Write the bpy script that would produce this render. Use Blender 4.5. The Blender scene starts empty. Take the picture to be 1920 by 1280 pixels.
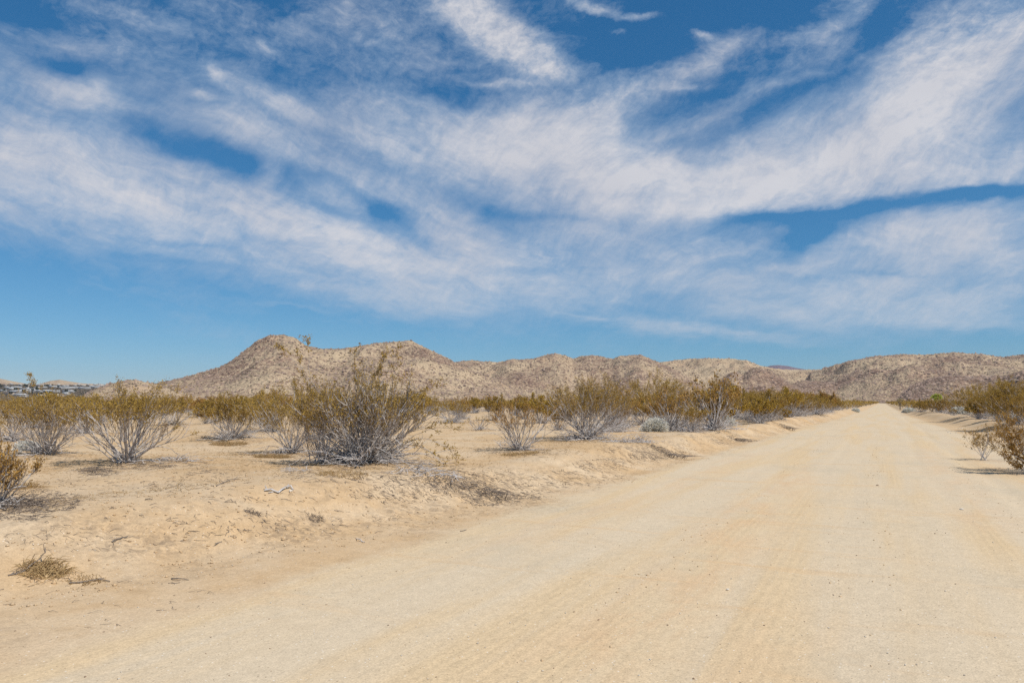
import bpy, math, random
import numpy as np
from mathutils import Vector
R = math.radians
sc = bpy.context.scene
col = sc.collection
rnd = random.Random(7)
rng = np.random.default_rng(11)

# ------------------------------------------------------------------ camera frame
FPX = 1400.0; HZ = 753.0; VPX = 1655.0; CAMZ = 1.6
PITCH = math.atan((HZ - 640) / FPX)
YAW = math.atan((VPX - 960) / FPX * math.cos(PITCH))
Fh = np.array([-math.sin(YAW), math.cos(YAW), 0.0]); Rv = np.array([math.cos(YAW), math.sin(YAW), 0.0])
Fv = Fh * math.cos(PITCH) + np.array([0, 0, math.sin(PITCH)])
Uv = np.cross(Rv, Fv)
def ray(px, py):
    d = Fv + Rv * ((px - 960) / FPX) + Uv * ((640 - py) / FPX)
    return d
def az_el(px, py):
    d = ray(px, py); h = math.hypot(d[0], d[1])
    return math.atan2(d[0], d[1]), math.atan2(d[2], h)

# ------------------------------------------------------------------ noise
def _hash(ix, iy, s):
    h = (ix.astype(np.int64) * 374761393 + iy.astype(np.int64) * 668265263 + s * 1442695041) & 0xffffffff
    h = ((h ^ (h >> 13)) * 1274126177) & 0xffffffff
    h = (h ^ (h >> 16)) & 0xffffffff
    return h
def pnoise(x, y, s=0):
    x = np.asarray(x, float); y = np.asarray(y, float)
    x, y = np.broadcast_arrays(x, y)
    ix = np.floor(x); iy = np.floor(y); fx = x - ix; fy = y - iy
    u = fx * fx * fx * (fx * (fx * 6 - 15) + 10); v = fy * fy * fy * (fy * (fy * 6 - 15) + 10)
    def g(dx, dy):
        a = _hash(ix + dx, iy + dy, s) * (2 * math.pi / 4294967296.0)
        return np.cos(a) * (fx - dx) + np.sin(a) * (fy - dy)
    n0 = g(0, 0) * (1 - u) + g(1, 0) * u; n1 = g(0, 1) * (1 - u) + g(1, 1) * u
    return (n0 * (1 - v) + n1 * v) * 1.5
def fbm(x, y, o=4, s=0, gain=.5):
    t = 0; a = 1; n = 0
    for i in range(o):
        t = t + a * pnoise(x, y, s + i * 17); n += a; a *= gain; x = x * 2.03 + 3.1; y = y * 2.03 + 1.7
    return t / n
def sm(t):
    t = np.clip(t, 0, 1); return t * t * (3 - 2 * t)

# ------------------------------------------------------------------ terrain of the plain (x across the road, y along it)
def foot_left(y):
    b = np.interp(y, [-40, 0, 4, 7, 11, 21, 29, 50, 76, 150, 400], [-6.0, -6.2, -6.2, -5.7, -5.1, -4.8, -4.9, -4.3, -3.7, -3.0, -2.9])
    return b + .28 * pnoise(y * .22, 3.3, 5) + .16 * pnoise(y * .7, 9.1, 6)
def foot_right(y):
    b = np.interp(y, [-40, 0, 20, 38, 60, 100, 150, 400], [6.0, 5.9, 5.4, 4.6, 3.9, 2.9, 2.3, 2.2])
    return b + .3 * pnoise(y * .2, 13.3, 7) + .15 * pnoise(y * .8, 5.1, 8)
MOUNDS = []        # (x, y, radius, height) little sand mounds the bushes have caught
def tz(x, y):
    x = np.asarray(x, float); y = np.asarray(y, float)
    fl = foot_left(y); fr = foot_right(y)
    wl = np.interp(y, [0, 8, 14], [2.0, 1.9, 1.5]) * (1 + .25 * pnoise(y * .3, 1.1, 31))
    hl = .36 * (1 + .35 * pnoise(y * .17, 4.2, 9))
    tl = (fl - x) / wl
    bl = hl * sm(tl) + .10 * np.exp(-((tl - 1.15) / .55) ** 2) * (1 + .8 * pnoise(y * .33, 7.7, 10))
    tr = (x - fr) / 1.7
    br = .30 * sm(tr) + .10 * np.exp(-((tr - 1.1) / .55) ** 2) * (1 + .8 * pnoise(y * .33, 2.7, 12))
    off = sm(np.maximum(tl, tr) * 1.2)
    z = bl + br
    d = np.hypot(x, y)
    z = z + off * (.07 * fbm(x * .22, y * .22, 3, 20) + .02 * fbm(x * 1.3, y * 1.3, 3, 25))
    bank = np.exp(-((tl - .5) / .5) ** 2) * (d < 60)
    z = z + bank * (.034 * fbm(x * 1.7, y * 1.7, 5, 41, .66) + .028 * np.abs(pnoise(x * 3.1 + .6 * y, y * 1.3, 47)) + .016 * np.clip(pnoise(x * 4, y * 5, 49) * 3, 0, 1))
    z = z + off * .008 * fbm(x * 6, y * 6, 3, 55)
    z = z + (1 - off) * (.012 * pnoise(x * .5, y * .12, 61) + .004 * pnoise(x * 3, y * .4, 62) + .0035 * pnoise(x * .8, y * 3.2, 63))
    # tyre ruts
    for cx, w, dep in ((-2.7, .16, .004), (-1.2, .16, .003), (.9, .14, .004), (1.9, .18, .012)):
        c = cx + .25 * pnoise(y * .07, cx, 70)
        z = z - (1 - off) * dep * np.exp(-((x - c) / w) ** 2)
    for mx, my, mr, mh in MOUNDS:
        z = z + mh * np.exp(-((x - mx) ** 2 + (y - my) ** 2) / mr ** 2)
    return z
def hits(px, py, z0=.3, it=7):
    px = np.asarray(px, float); py = np.asarray(py, float)
    d = Fv[None] + Rv[None] * ((px - 960) / FPX)[:, None] + Uv[None] * ((640 - py) / FPX)[:, None]
    dz = np.minimum(d[:, 2], -1e-4); ta = (.95 - CAMZ) / dz; tb = (-.1 - CAMZ) / dz
    f = np.linspace(0, 1, 48)[None]; 
    for _ in range(2):
        T = ta[:, None] + (tb - ta)[:, None] * f; Zt = CAMZ + dz[:, None] * T - tz(d[:, :1] * T, d[:, 1:2] * T)
        k = np.argmax(Zt < 0, axis=1); k = np.where((Zt < 0).any(1), np.maximum(k, 1), 47); r_i = np.arange(len(px))
        ta, tb = T[r_i, k - 1], T[r_i, k]
    t = tb; x = d[:, 0] * t; y = d[:, 1] * t
    return x, y, tz(x, y), t
def hit(px, py):
    x, y, z, t = hits([px], [py], .3, 12)
    return float(x[0]), float(y[0]), float(z[0]), float(t[0])
def at_depth(px, py, dep):
    return np.array([0, 0, CAMZ]) + ray(px, py) * dep

# ------------------------------------------------------------------ materials
def mat(name):
    m = bpy.data.materials.new(name); m.use_nodes = True
    nt = m.node_tree; nt.nodes.clear()
    out = nt.nodes.new('ShaderNodeOutputMaterial')
    return m, nt, out
class NB:
    def __init__(s, nt): s.nt = nt
    def n(s, t, **k):
        o = s.nt.nodes.new(t)
        for a, b in k.items(): setattr(o, a, b)
        return o
    def put(s, sock, v):
        if v is None: return
        if hasattr(v, 'is_output') or isinstance(v, bpy.types.NodeSocket): s.nt.links.new(v, sock)
        else:
            sock.default_value = v
    def math(s, op, a, b=None, c=None, clamp=False):
        o = s.n('ShaderNodeMath', operation=op, use_clamp=clamp)
        for i, v in enumerate((a, b, c)): 
            if v is not None: s.put(o.inputs[i], v)
        return o.outputs[0]
    def vmath(s, op, a, b=None, out=0):
        o = s.n('ShaderNodeVectorMath', operation=op)
        s.put(o.inputs[0], a)
        if b is not None: s.put(o.inputs[1], b)
        return o.outputs[out]
    def noise(s, vec, scale, detail=3, rough=.5, dist=0, out='Fac'):
        o = s.n('ShaderNodeTexNoise')
        s.put(o.inputs['Vector'], vec); o.inputs['Scale'].default_value = scale; o.inputs['Detail'].default_value = detail
        o.inputs['Roughness'].default_value = rough; o.inputs['Distortion'].default_value = dist
        return o.outputs[out]
    def ramp(s, f, a, b, lo=0., hi=1., smooth=True):
        o = s.n('ShaderNodeMapRange', interpolation_type='SMOOTHSTEP' if smooth else 'LINEAR')
        s.put(o.inputs['Value'], f)
        for k, v in (('From Min', a), ('From Max', b), ('To Min', lo), ('To Max', hi)): o.inputs[k].default_value = v
        return o.outputs[0]
    def mix(s, f, a, b, blend='MIX'):
        o = s.n('ShaderNodeMix', data_type='RGBA', blend_type=blend)
        s.put(o.inputs[0], f)
        for i, v in ((6, a), (7, b)):
            s.put(o.inputs[i], (*v, 1) if isinstance(v, tuple) and len(v) == 3 else v)
        return o.outputs[2]
    def scale(s, vec, v):
        o = s.n('ShaderNodeMapping'); s.put(o.inputs['Vector'], vec); o.inputs['Scale'].default_value = v
        return o.outputs[0]
def srgb(r, g, b):
    f = lambda c: (c / 255 / 12.92) if c <= 10 else ((c / 255 + .055) / 1.055) ** 2.4
    return (f(r), f(g), f(b))

def ground_material():
    m, nt, out = mat('sand'); b = NB(nt)
    P = b.n('ShaderNodeNewGeometry').outputs['Position']
    road = b.n('ShaderNodeAttribute', attribute_name='road').outputs['Fac']
    lit = b.n('ShaderNodeAttribute', attribute_name='litter').outputs['Fac']
    # road colours
    streak = b.noise(b.scale(P, (1.0, .07, 1)), 1.0, 4, .6, .3)
    cross = b.noise(b.scale(P, (.22, 2.0, 1)), 1.0, 4, .6, .6)
    broad = b.noise(P, .35, 4, .6)
    rc = b.mix(b.ramp(streak, .42, .66), C_ROAD_A, C_ROAD_B)
    rc = b.mix(b.math('MULTIPLY', b.ramp(cross, .55, .75), .55), rc, C_ROAD_C)
    rc = b.mix(b.math('MULTIPLY', b.ramp(broad, .5, .7), .35), rc, C_ROAD_D)
    rust = b.n('ShaderNodeAttribute', attribute_name='rust').outputs['Fac']
    rc = b.mix(b.math('MULTIPLY', b.math('MULTIPLY', rust, b.ramp(b.noise(b.scale(P, (1.5, .5, 1)), 1.4, 6, .65, .5), .38, .62)), .5, clamp=True), rc, (.60, .38, .21))
    # desert soil
    d1 = b.noise(P, .5, 5, .6, .4); d2 = b.noise(P, 2.6, 5, .65, .5)
    dc = b.mix(b.ramp(d1, .35, .65), C_SOIL_A, C_SOIL_B)
    dc = b.mix(b.math('MULTIPLY', b.ramp(d2, .5, .72), .5), dc, C_SOIL_C)
    edge = b.math('ADD', road, b.math('MULTIPLY', b.math('SUBTRACT', b.noise(P, 1.1, 7, .7, .6), .5), 1.7))
    c = b.mix(b.ramp(edge, .1, .9), dc, rc)
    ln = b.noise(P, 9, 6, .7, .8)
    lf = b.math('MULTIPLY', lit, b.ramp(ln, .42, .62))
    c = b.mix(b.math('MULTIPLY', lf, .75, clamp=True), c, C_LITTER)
    # grains
    g1 = b.noise(P, 75, 2, .7); g2 = b.noise(P, 24, 3, .7); g3 = b.noise(P, 6.5, 4, .7)
    gr = b.math('ADD', b.math('MULTIPLY', b.ramp(g1, .3, .7, smooth=False), .30), b.math('ADD', b.math('MULTIPLY', b.ramp(g2, .3, .7, smooth=False), .14), b.math('MULTIPLY', b.ramp(g3, .3, .7, smooth=False), .12)))
    gr = b.math('ADD', gr, .72)
    c = b.mix(1.0, c, b.n('ShaderNodeCombineColor').outputs[0], 'MULTIPLY')
    cc = nt.nodes[-1]
    for nd in nt.nodes:
        if nd.bl_idname == 'ShaderNodeCombineColor':
            for i in range(3): nt.links.new(gr, nd.inputs[i])
    # grit: sparse dark and pale grains
    v = b.n('ShaderNodeTexVoronoi'); nt.links.new(P, v.inputs['Vector']); v.inputs['Scale'].default_value = 38
    spot = b.math('LESS_THAN', v.outputs['Distance'], .22)
    sepc = b.n('ShaderNodeSeparateColor'); nt.links.new(v.outputs['Color'], sepc.inputs[0])
    dark = b.math('MULTIPLY', spot, b.math('GREATER_THAN', sepc.outputs[0], .93))
    pale = b.math('MULTIPLY', spot, b.math('LESS_THAN', sepc.outputs[0], .07))
    c = b.mix(b.math('MULTIPLY', dark, .55), c, (.16, .10, .06)); c = b.mix(b.math('MULTIPLY', pale, .6), c, (.85, .8, .72))
    bs = b.n('ShaderNodeBsdfDiffuse'); b.put(bs.inputs['Color'], c); bs.inputs['Roughness'].default_value = 0
    h = b.math('ADD', b.math('MULTIPLY', g2, .007), b.math('ADD', b.math('MULTIPLY', g1, .003), b.math('MULTIPLY', g3, .02)))
    # washboard and tread
    w = b.n('ShaderNodeTexWave', bands_direction='Y'); nt.links.new(b.scale(P, (.15, 1, 1)), w.inputs['Vector'])
    w.inputs['Scale'].default_value = 1.3; w.inputs['Distortion'].default_value = 5; w.inputs['Detail'].default_value = 3
    h = b.math('ADD', h, b.math('MULTIPLY', b.math('MULTIPLY', b.math('MULTIPLY', w.outputs['Fac'], b.ramp(broad, .5, .7)), .004), road))
    w2 = b.n('ShaderNodeTexWave', bands_direction='X'); nt.links.new(b.scale(P, (1, .04, 1)), w2.inputs['Vector'])
    w2.inputs['Scale'].default_value = 3.5; w2.inputs['Distortion'].default_value = 4; w2.inputs['Detail'].default_value = 3
    h = b.math('ADD', h, b.math('MULTIPLY', b.math('MULTIPLY', b.math('MULTIPLY', w2.outputs['Fac'], b.ramp(streak, .5, .68)), .0034), road))
    bp = b.n('ShaderNodeBump'); nt.links.new(h, bp.inputs['Height']); bp.inputs['Strength'].default_value = .55; bp.inputs['Distance'].default_value = 1.0
    nt.links.new(bp.outputs[0], bs.inputs['Normal']); nt.links.new(bs.outputs[0], out.inputs[0])
    return m
def leaf_material(name, cols, trans=.25):
    m, nt, out = mat(name); b = NB(nt)
    r = b.n('ShaderNodeNewGeometry').outputs['Random Per Island']
    o = b.n('ShaderNodeObjectInfo').outputs['Random']
    c = b.mix(r, cols[0], cols[1]); c = b.mix(b.ramp(b.math('FRACT', b.math('MULTIPLY', r, 7.13)), .6, .9), c, cols[2])
    c = b.mix(b.math('MULTIPLY', o, .6), c, cols[3] if len(cols) > 3 else cols[2])
    d = b.n('ShaderNodeBsdfDiffuse'); b.put(d.inputs['Color'], c)
    t = b.n('ShaderNodeBsdfTranslucent'); b.put(t.inputs['Color'], c)
    mx = b.n('ShaderNodeMixShader'); mx.inputs[0].default_value = trans
    nt.links.new(d.outputs[0], mx.inputs[1]); nt.links.new(t.outputs[0], mx.inputs[2]); nt.links.new(mx.outputs[0], out.inputs[0])
    return m
def plain_material(name, a, c2, scale=6, rough=.8, bump=0):
    m, nt, out = mat(name); b = NB(nt)
    P = b.n('ShaderNodeNewGeometry').outputs['Position']
    r = b.n('ShaderNodeNewGeometry').outputs['Random Per Island']
    f = b.math('ADD', b.math('MULTIPLY', b.ramp(b.noise(P, scale, 4, .6), .3, .7), .5), b.math('MULTIPLY', r, .5))
    c = b.mix(f, a, c2)
    p = b.n('ShaderNodeBsdfPrincipled'); b.put(p.inputs['Base Color'], c); p.inputs['Roughness'].default_value = rough
    p.inputs['Specular IOR Level'].default_value = .2
    nt.links.new(p.outputs[0], out.inputs[0])
    return m
def hill_material():
    m, nt, out = mat('hill_rock_and_sand'); b = NB(nt)
    P = b.n('ShaderNodeNewGeometry').outputs['Position']
    rk = b.n('ShaderNodeAttribute', attribute_name='rock_haze').outputs['Fac']
    vl = b.n('ShaderNodeAttribute', attribute_name='valley').outputs['Fac']
    big = b.noise(P, .012, 5, .6, .5)
    sand = b.mix(b.ramp(big, .35, .65), H_SAND_A, H_SAND_B)
    red = b.noise(P, .02, 4, .6, 1.0)
    sand = b.mix(b.math('MULTIPLY', b.ramp(red, .5, .7), .5), sand, H_SAND_C)
    sp = b.noise(P, .33, 3, .75); sp2 = b.noise(P, .11, 4, .7)
    f = b.math('ADD', b.math('ADD', b.math('MULTIPLY', sp, 1.0), b.math('MULTIPLY', sp2, .55)), b.math('MULTIPLY', rk, .32))
    rockc = b.mix(b.ramp(b.noise(P, .05, 4, .6), .35, .65), H_ROCK_A, H_ROCK_B)
    c = b.mix(b.ramp(f, .88, 1.06), sand, rockc)
    vo = b.n('ShaderNodeTexVoronoi'); nt.links.new(P, vo.inputs['Vector']); vo.inputs['Scale'].default_value = .24
    vc = b.n('ShaderNodeSeparateColor'); nt.links.new(vo.outputs['Color'], vc.inputs[0])
    dot = b.math('MULTIPLY', b.math('LESS_THAN', vo.outputs['Distance'], b.math('MULTIPLY_ADD', vc.outputs[1], .30, .16)), b.math('LESS_THAN', vc.outputs[0], b.math('MULTIPLY_ADD', rk, .30, .52)))
    c = b.mix(b.math('MULTIPLY', dot, .6), c, (.15, .10, .075))
    vo2 = b.n('ShaderNodeTexVoronoi'); nt.links.new(P, vo2.inputs['Vector']); vo2.inputs['Scale'].default_value = .23
    vc2 = b.n('ShaderNodeSeparateColor'); nt.links.new(vo2.outputs['Color'], vc2.inputs[0])
    dot2 = b.math('MULTIPLY', b.math('LESS_THAN', vo2.outputs['Distance'], .34), b.math('MULTIPLY', b.math('GREATER_THAN', vc2.outputs[0], .6), b.ramp(rk, .2, .9)))
    c = b.mix(b.math('MULTIPLY', dot2, .65), c, (.52, .38, .28))
    c = b.mix(b.ramp(rk, 1.4, 1.6), c, b.mix(b.ramp(sp2, .4, .6), (.17, .13, .15), (.24, .19, .21)))  # distant peak: mauve tint of far haze painted into its rock colour
    c = b.mix(b.math('MULTIPLY', vl, .8), c, b.mix(b.ramp(b.noise(b.scale(P, (1, 1, 1)), .05, 5, .75), .4, .6), H_VAL_A, H_VAL_B))
    bs = b.n('ShaderNodeBsdfDiffuse'); b.put(bs.inputs['Color'], c)
    bp = b.n('ShaderNodeBump'); bp.inputs['Distance'].default_value = 1.0; bp.inputs['Strength'].default_value = .9
    nt.links.new(b.math('ADD', b.math('MULTIPLY', sp, 2.2), b.math('MULTIPLY', sp2, 5.0)), bp.inputs['Height'])
    nt.links.new(bp.outputs[0], bs.inputs['Normal']); nt.links.new(bs.outputs[0], out.inputs[0])
    return m

HAZE = 3.5e-5
C_ROAD_A = (.59, .475, .33); C_ROAD_B = (.60, .45, .275); C_ROAD_C = (.60, .40, .215); C_ROAD_D = (.47, .405, .30)
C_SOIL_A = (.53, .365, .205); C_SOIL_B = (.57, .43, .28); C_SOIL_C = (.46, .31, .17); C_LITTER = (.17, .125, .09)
H_SAND_A = (.53, .405, .265); H_SAND_B = (.46, .345, .225); H_SAND_C = (.49, .325, .21)
H_ROCK_A = (.18, .115, .088); H_ROCK_B = (.30, .20, .145)
H_VAL_A = (.20, .17, .14); H_VAL_B = (.30, .24, .18)
M_SAND = ground_material()
M_HILL = hill_material()
M_LEAF = leaf_material('creosote_leaves', [(.41, .265, .045), (.53, .355, .075), (.24, .16, .035), (.36, .24, .095)])
M_LEAF2 = leaf_material('creosote_leaves_rusty', [(.38, .225, .06), (.47, .31, .10), (.24, .15, .05), (.42, .22, .06)])
M_BARK = plain_material('weathered_bark', (.30, .26, .235), (.60, .56, .53), 5)
M_TWIG = plain_material('thin_brown_twigs', (.20, .135, .085), (.36, .27, .19), 5)
M_DEAD = plain_material('dead_grey_wood', (.40, .36, .33), (.68, .64, .61), 7)
M_GREY = leaf_material('pale_grey_twigs', [(.80, .78, .70), (.88, .86, .78), (.68, .65, .56)], .35)
M_STRAW = leaf_material('dry_straw', [(.50, .34, .16), (.60, .43, .22), (.33, .21, .10)], .2)
M_LIT = plain_material('fallen_twigs', (.13, .095, .07), (.32, .26, .21), 9)
M_STONE = plain_material('pale_stone', (.42, .35, .27), (.66, .60, .51), 20)
M_STONE2 = plain_material('brown_stone', (.16, .10, .07), (.36, .25, .17), 20)
M_BOULD = plain_material('hill_boulder_rock', (.17, .115, .09), (.38, .275, .21), .1)
M_HSHRUB = plain_material('hill_shrub_leaves', (.085, .07, .045), (.16, .125, .08), .1)
M_JLEAF = leaf_material('joshua_tree_spikes', [(.55, .58, .12), (.68, .68, .20), (.40, .45, .10)], .35)
M_JDRY = leaf_material('dry_yucca_spikes', [(.45, .36, .20), (.52, .44, .27), (.30, .24, .14)], .2)
M_TRUNK = plain_material('fibrous_trunk', (.16, .12, .09), (.26, .21, .16), 8)
M_WALLW = plain_material('white_house_wall', (.36, .34, .31), (.50, .48, .45), .05)
M_WALLT = plain_material('tan_house_wall', (.42, .35, .27), (.52, .44, .35), .05)
M_ROOFW = plain_material('white_roof', (.42, .42, .41), (.68, .68, .67), .05)
M_ROOFB = plain_material('brown_roof', (.16, .13, .12), (.26, .20, .18), .05)
M_TREE = leaf_material('far_tree_leaves', [(.045, .06, .03), (.07, .085, .04), (.03, .04, .02)], .1)
M_WIN = plain_material('dark_window', (.03, .035, .04), (.05, .055, .06), .1, .3)

# ------------------------------------------------------------------ mesh building
def make_mesh(name, verts, faces_list, mats, attrs=None, smooth=False, midx=None):
    """faces_list: list of int arrays (n, k)"""
    me = bpy.data.meshes.new(name)
    verts = np.asarray(verts, np.float32)
    me.vertices.add(len(verts)); me.vertices.foreach_set('co', verts.ravel())
    nl = sum(f.size for f in faces_list); nf = sum(len(f) for f in faces_list)
    me.loops.add(nl); me.polygons.add(nf)
    me.loops.foreach_set('vertex_index', np.concatenate([f.ravel() for f in faces_list]).astype(np.int32))
    tot = np.concatenate([np.full(len(f), f.shape[1], np.int32) for f in faces_list])
    st = np.concatenate([[0], np.cumsum(tot)[:-1]]).astype(np.int32)
    me.polygons.foreach_set('loop_start', st)
    me.polygons.foreach_set('loop_total', tot)
    if smooth: me.polygons.foreach_set('use_smooth', np.ones(nf, bool))
    for m in (mats if isinstance(mats, (list, tuple)) else [mats]): me.materials.append(m)
    for k, v in (attrs or {}).items():
        a = me.attributes.new(k, 'FLOAT', 'POINT'); a.data.foreach_set('value', np.asarray(v, np.float32))
    if midx is not None: me.polygons.foreach_set('material_index', midx)
    me.update(calc_edges=True); me.validate()
    return me
def add(name, me, parent=None, loc=None, rz=None):
    o = bpy.data.objects.new(name, me); col.objects.link(o)
    if parent is not None: o.parent = parent
    if loc is not None: o.location = loc
    if rz is not None: o.rotation_euler = (0, 0, rz)
    return o
def tag(o, label=None, cat=None, group=None, kind=None):
    if label: o['label'] = label
    if cat: o['category'] = cat
    if group: o['group'] = group
    if kind: o['kind'] = kind
    return o
def empty(name, loc, rz=0, sc_=1):
    o = bpy.data.objects.new(name, None); col.objects.link(o)
    o.location = loc; o.rotation_euler = (0, 0, rz); o.scale = (sc_,) * 3 if not isinstance(sc_, tuple) else sc_
    o.empty_display_size = .2
    return o
def tubes(segs):
    """segs (n,8): p0 p1 r0 r1 -> verts, quads; 3-sided"""
    s = np.asarray(segs, float); n = len(s)
    p0 = s[:, :3]; p1 = s[:, 3:6]; r0 = s[:, 6:7]; r1 = s[:, 7:8]
    d = p1 - p0; d /= np.linalg.norm(d, axis=1, keepdims=True) + 1e-9
    a = np.where(np.abs(d[:, 2:3]) < .9, np.array([[0, 0, 1.]]), np.array([[1., 0, 0]]))
    u = np.cross(d, a); u /= np.linalg.norm(u, axis=1, keepdims=True) + 1e-9; v = np.cross(d, u)
    V = np.empty((n, 6, 3))
    for k in range(3):
        c = math.cos(k * 2.0944); q = math.sin(k * 2.0944)
        V[:, k] = p0 + (u * c + v * q) * r0; V[:, 3 + k] = p1 + (u * c + v * q) * r1
    base = (np.arange(n) * 6)[:, None]
    F = np.concatenate([base + np.array([[0, 1, 4, 3]]), base + np.array([[1, 2, 5, 4]]), base + np.array([[2, 0, 3, 5]])])
    return V.reshape(-1, 3), F
def quads(c, d, w, l):
    """leaf quads: centre, direction, half-width, half-length (arrays)"""
    n = len(c)
    d = d / (np.linalg.norm(d, axis=1, keepdims=True) + 1e-9)
    a = rng.normal(size=(n, 3)); u = np.cross(d, a); u /= np.linalg.norm(u, axis=1, keepdims=True) + 1e-9
    w = np.reshape(w, (-1, 1)); l = np.reshape(l, (-1, 1))
    V = np.stack([c - d * l, c + u * w, c + d * l, c - u * w], 1).reshape(-1, 3)
    F = (np.arange(n) * 4)[:, None] + np.array([[0, 1, 2, 3]])
    return V, F

# ------------------------------------------------------------------ ground
BUSH_SPOTS = []     # filled before the ground is built: (x, y, r)
LITTER = []         # (x, y, rx, ry, ang, strength)

# ------------------------------------------------------------------ bush generator
def grow(r_, p, d, L, n, r0, r1, up, wob, segs):
    """one wandering branch; returns its points"""
    pts = [p]; st = L / n
    for i in range(n):
        d = (d[0] + r_.gauss(0, wob), d[1] + r_.gauss(0, wob), d[2] + r_.gauss(0, wob) + up)
        m = math.sqrt(d[0] ** 2 + d[1] ** 2 + d[2] ** 2) + 1e-9; d = (d[0] / m, d[1] / m, d[2] / m)
        q = (p[0] + d[0] * st, p[1] + d[1] * st, max(.01, p[2] + d[2] * st))
        a = r0 + (r1 - r0) * i / n; b = r0 + (r1 - r0) * (i + 1) / n
        segs.append((*p, *q, a, b)); pts.append(q); p = q
    return pts, d
def bend(r_, d, ang):
    a = (r_.gauss(0, 1), r_.gauss(0, 1), r_.gauss(0, 1))
    k = a[0] * d[0] + a[1] * d[1] + a[2] * d[2]
    a = [a[i] - k * d[i] for i in range(3)]; m = math.sqrt(sum(x * x for x in a)) + 1e-9
    c = math.cos(ang); s = math.sin(ang)
    return tuple(d[i] * c + a[i] / m * s for i in range(3))
class Segs(list):
    thin = None
def stem_mesh(name, live):
    s = list(live); V, F = tubes(s); w_ = np.array([q[6] for q in s]); n = len(s)
    lim = .38 * np.percentile(w_, 97)
    mi = np.tile((w_ < lim).astype(np.int32), 3)
    return make_mesh(name, V, [F], [M_BARK, M_TWIG], midx=mi)
def bush(seed, H, Rd, ns=40, nsub=6, ntw=4, nleaf=14, leaf=.011, lo=.4, dead=20, spread=1.0, thick=.008, sparse=.0, tipn=0, tdir=None):
    r_ = random.Random(seed); live = Segs(); deadsegs = []; tw = []
    for i in range(ns):
        ph = i * 2.39996 + r_.uniform(-.4, .4)
        rho = Rd * math.sqrt((i + .5) / ns) * r_.uniform(.75, 1.1) * spread
        h = H * (1 - .34 * (rho / Rd) ** 2) * r_.uniform(.72, 1.0)
        if r_.random() < .08: h *= 1.15
        bx, by = r_.gauss(0, .07 * Rd), r_.gauss(0, .07 * Rd)
        tx, ty = math.cos(ph) * rho, math.sin(ph) * rho
        L = math.sqrt((tx - bx) ** 2 + (ty - by) ** 2 + h * h)
        k = r_.uniform(1.1, 1.5)
        d = ((tx - bx) / L * k, (ty - by) / L * k, h / L)
        m = math.sqrt(sum(x * x for x in d)); d = tuple(x / m for x in d)
        n = 8; th = thick * r_.uniform(.75, 1.6)
        pts, dd = grow(r_, (bx, by, 0.0), d, L * .95, n, th, th * .35, .05, .085, live)
        for j in range(nsub):
            t = r_.uniform(.22, .98) ** .7; q = pts[max(1, int(t * n))]
            d0 = tuple(pts[min(n, int(t * n) + 1)][a] - pts[max(0, int(t * n) - 1)][a] for a in range(3)); m = math.sqrt(sum(x * x for x in d0)) + 1e-9
            d1 = bend(r_, tuple(x / m for x in d0), r_.uniform(.35, .85))
            p2, d2 = grow(r_, q, d1, L * r_.uniform(.16, .36), 4, th * .5, th * .22, .10, .12, live)
            for kx in range(ntw):
                q2 = p2[r_.randint(1, 4)]
                if q2[2] / H < lo * .7 and r_.random() > .12: continue
                d3 = bend(r_, d2, r_.uniform(.2, .8))
                l3 = H * r_.uniform(.06, .15)
                p3, d4 = grow(r_, q2, d3, l3, 2, th * .22, th * .14, .34, .12, live)
                hn = q2[2] / H
                if hn > lo * r_.uniform(.75, 1.35) and r_.random() > sparse: tw.append((*q2, *p3[-1]))
        for kx in range(3 + tipn):
            d3 = bend(r_, dd, r_.uniform(.1, .5)); p3, d4 = grow(r_, pts[-1], d3, H * r_.uniform(.06, .14), 2, th * .3, th * .15, .2, .1, live)
            if r_.random() > sparse * .7: tw.append((*pts[-1], *p3[-1]))
    for i in range(dead):
        ph = r_.uniform(0, 6.283); el = r_.uniform(.05, .75)
        d = (math.cos(ph) * math.cos(el), math.sin(ph) * math.cos(el), math.sin(el))
        b0 = (r_.gauss(0, .07 * Rd), r_.gauss(0, .07 * Rd), .01)
        L = Rd * r_.uniform(.35, .95)
        pts, dd = grow(r_, b0, d, L, 6, thick * 1.25, thick * .4, -.02 if el < .4 else -.06, .17, deadsegs)
        for j in range(4):
            q = pts[r_.randint(1, 6)]; d1 = bend(r_, dd, r_.uniform(.4, 1.1))
            p2, d2 = grow(r_, q, d1, L * r_.uniform(.15, .4), 3, thick * .55, thick * .25, .0, .2, deadsegs)
            for k_ in range(2): grow(r_, p2[r_.randint(1, 3)], bend(r_, d2, r_.uniform(.4, 1)), L * r_.uniform(.06, .18), 2, thick * .25, thick * .15, 0, .2, deadsegs)
    return live, deadsegs, tw
def leaves_from(tw, nleaf, leaf, puff=.02):
    t = np.asarray(tw, float).reshape(-1, 6)
    if len(t) == 0: return None
    t = np.repeat(t, nleaf, 0); n = len(t)
    f = rng.uniform(.1, 1.15, (n, 1)); c = t[:, :3] * (1 - f) + t[:, 3:] * f + rng.normal(size=(n, 3)) * puff
    d = (t[:, 3:] - t[:, :3]); d /= np.linalg.norm(d, axis=1, keepdims=True) + 1e-9
    d = d + rng.normal(size=(n, 3)) * .7 + np.array([0, 0, .3])
    s = rng.uniform(.7, 1.35, n) * leaf
    return quads(c, d, s * .55, s)
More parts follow.
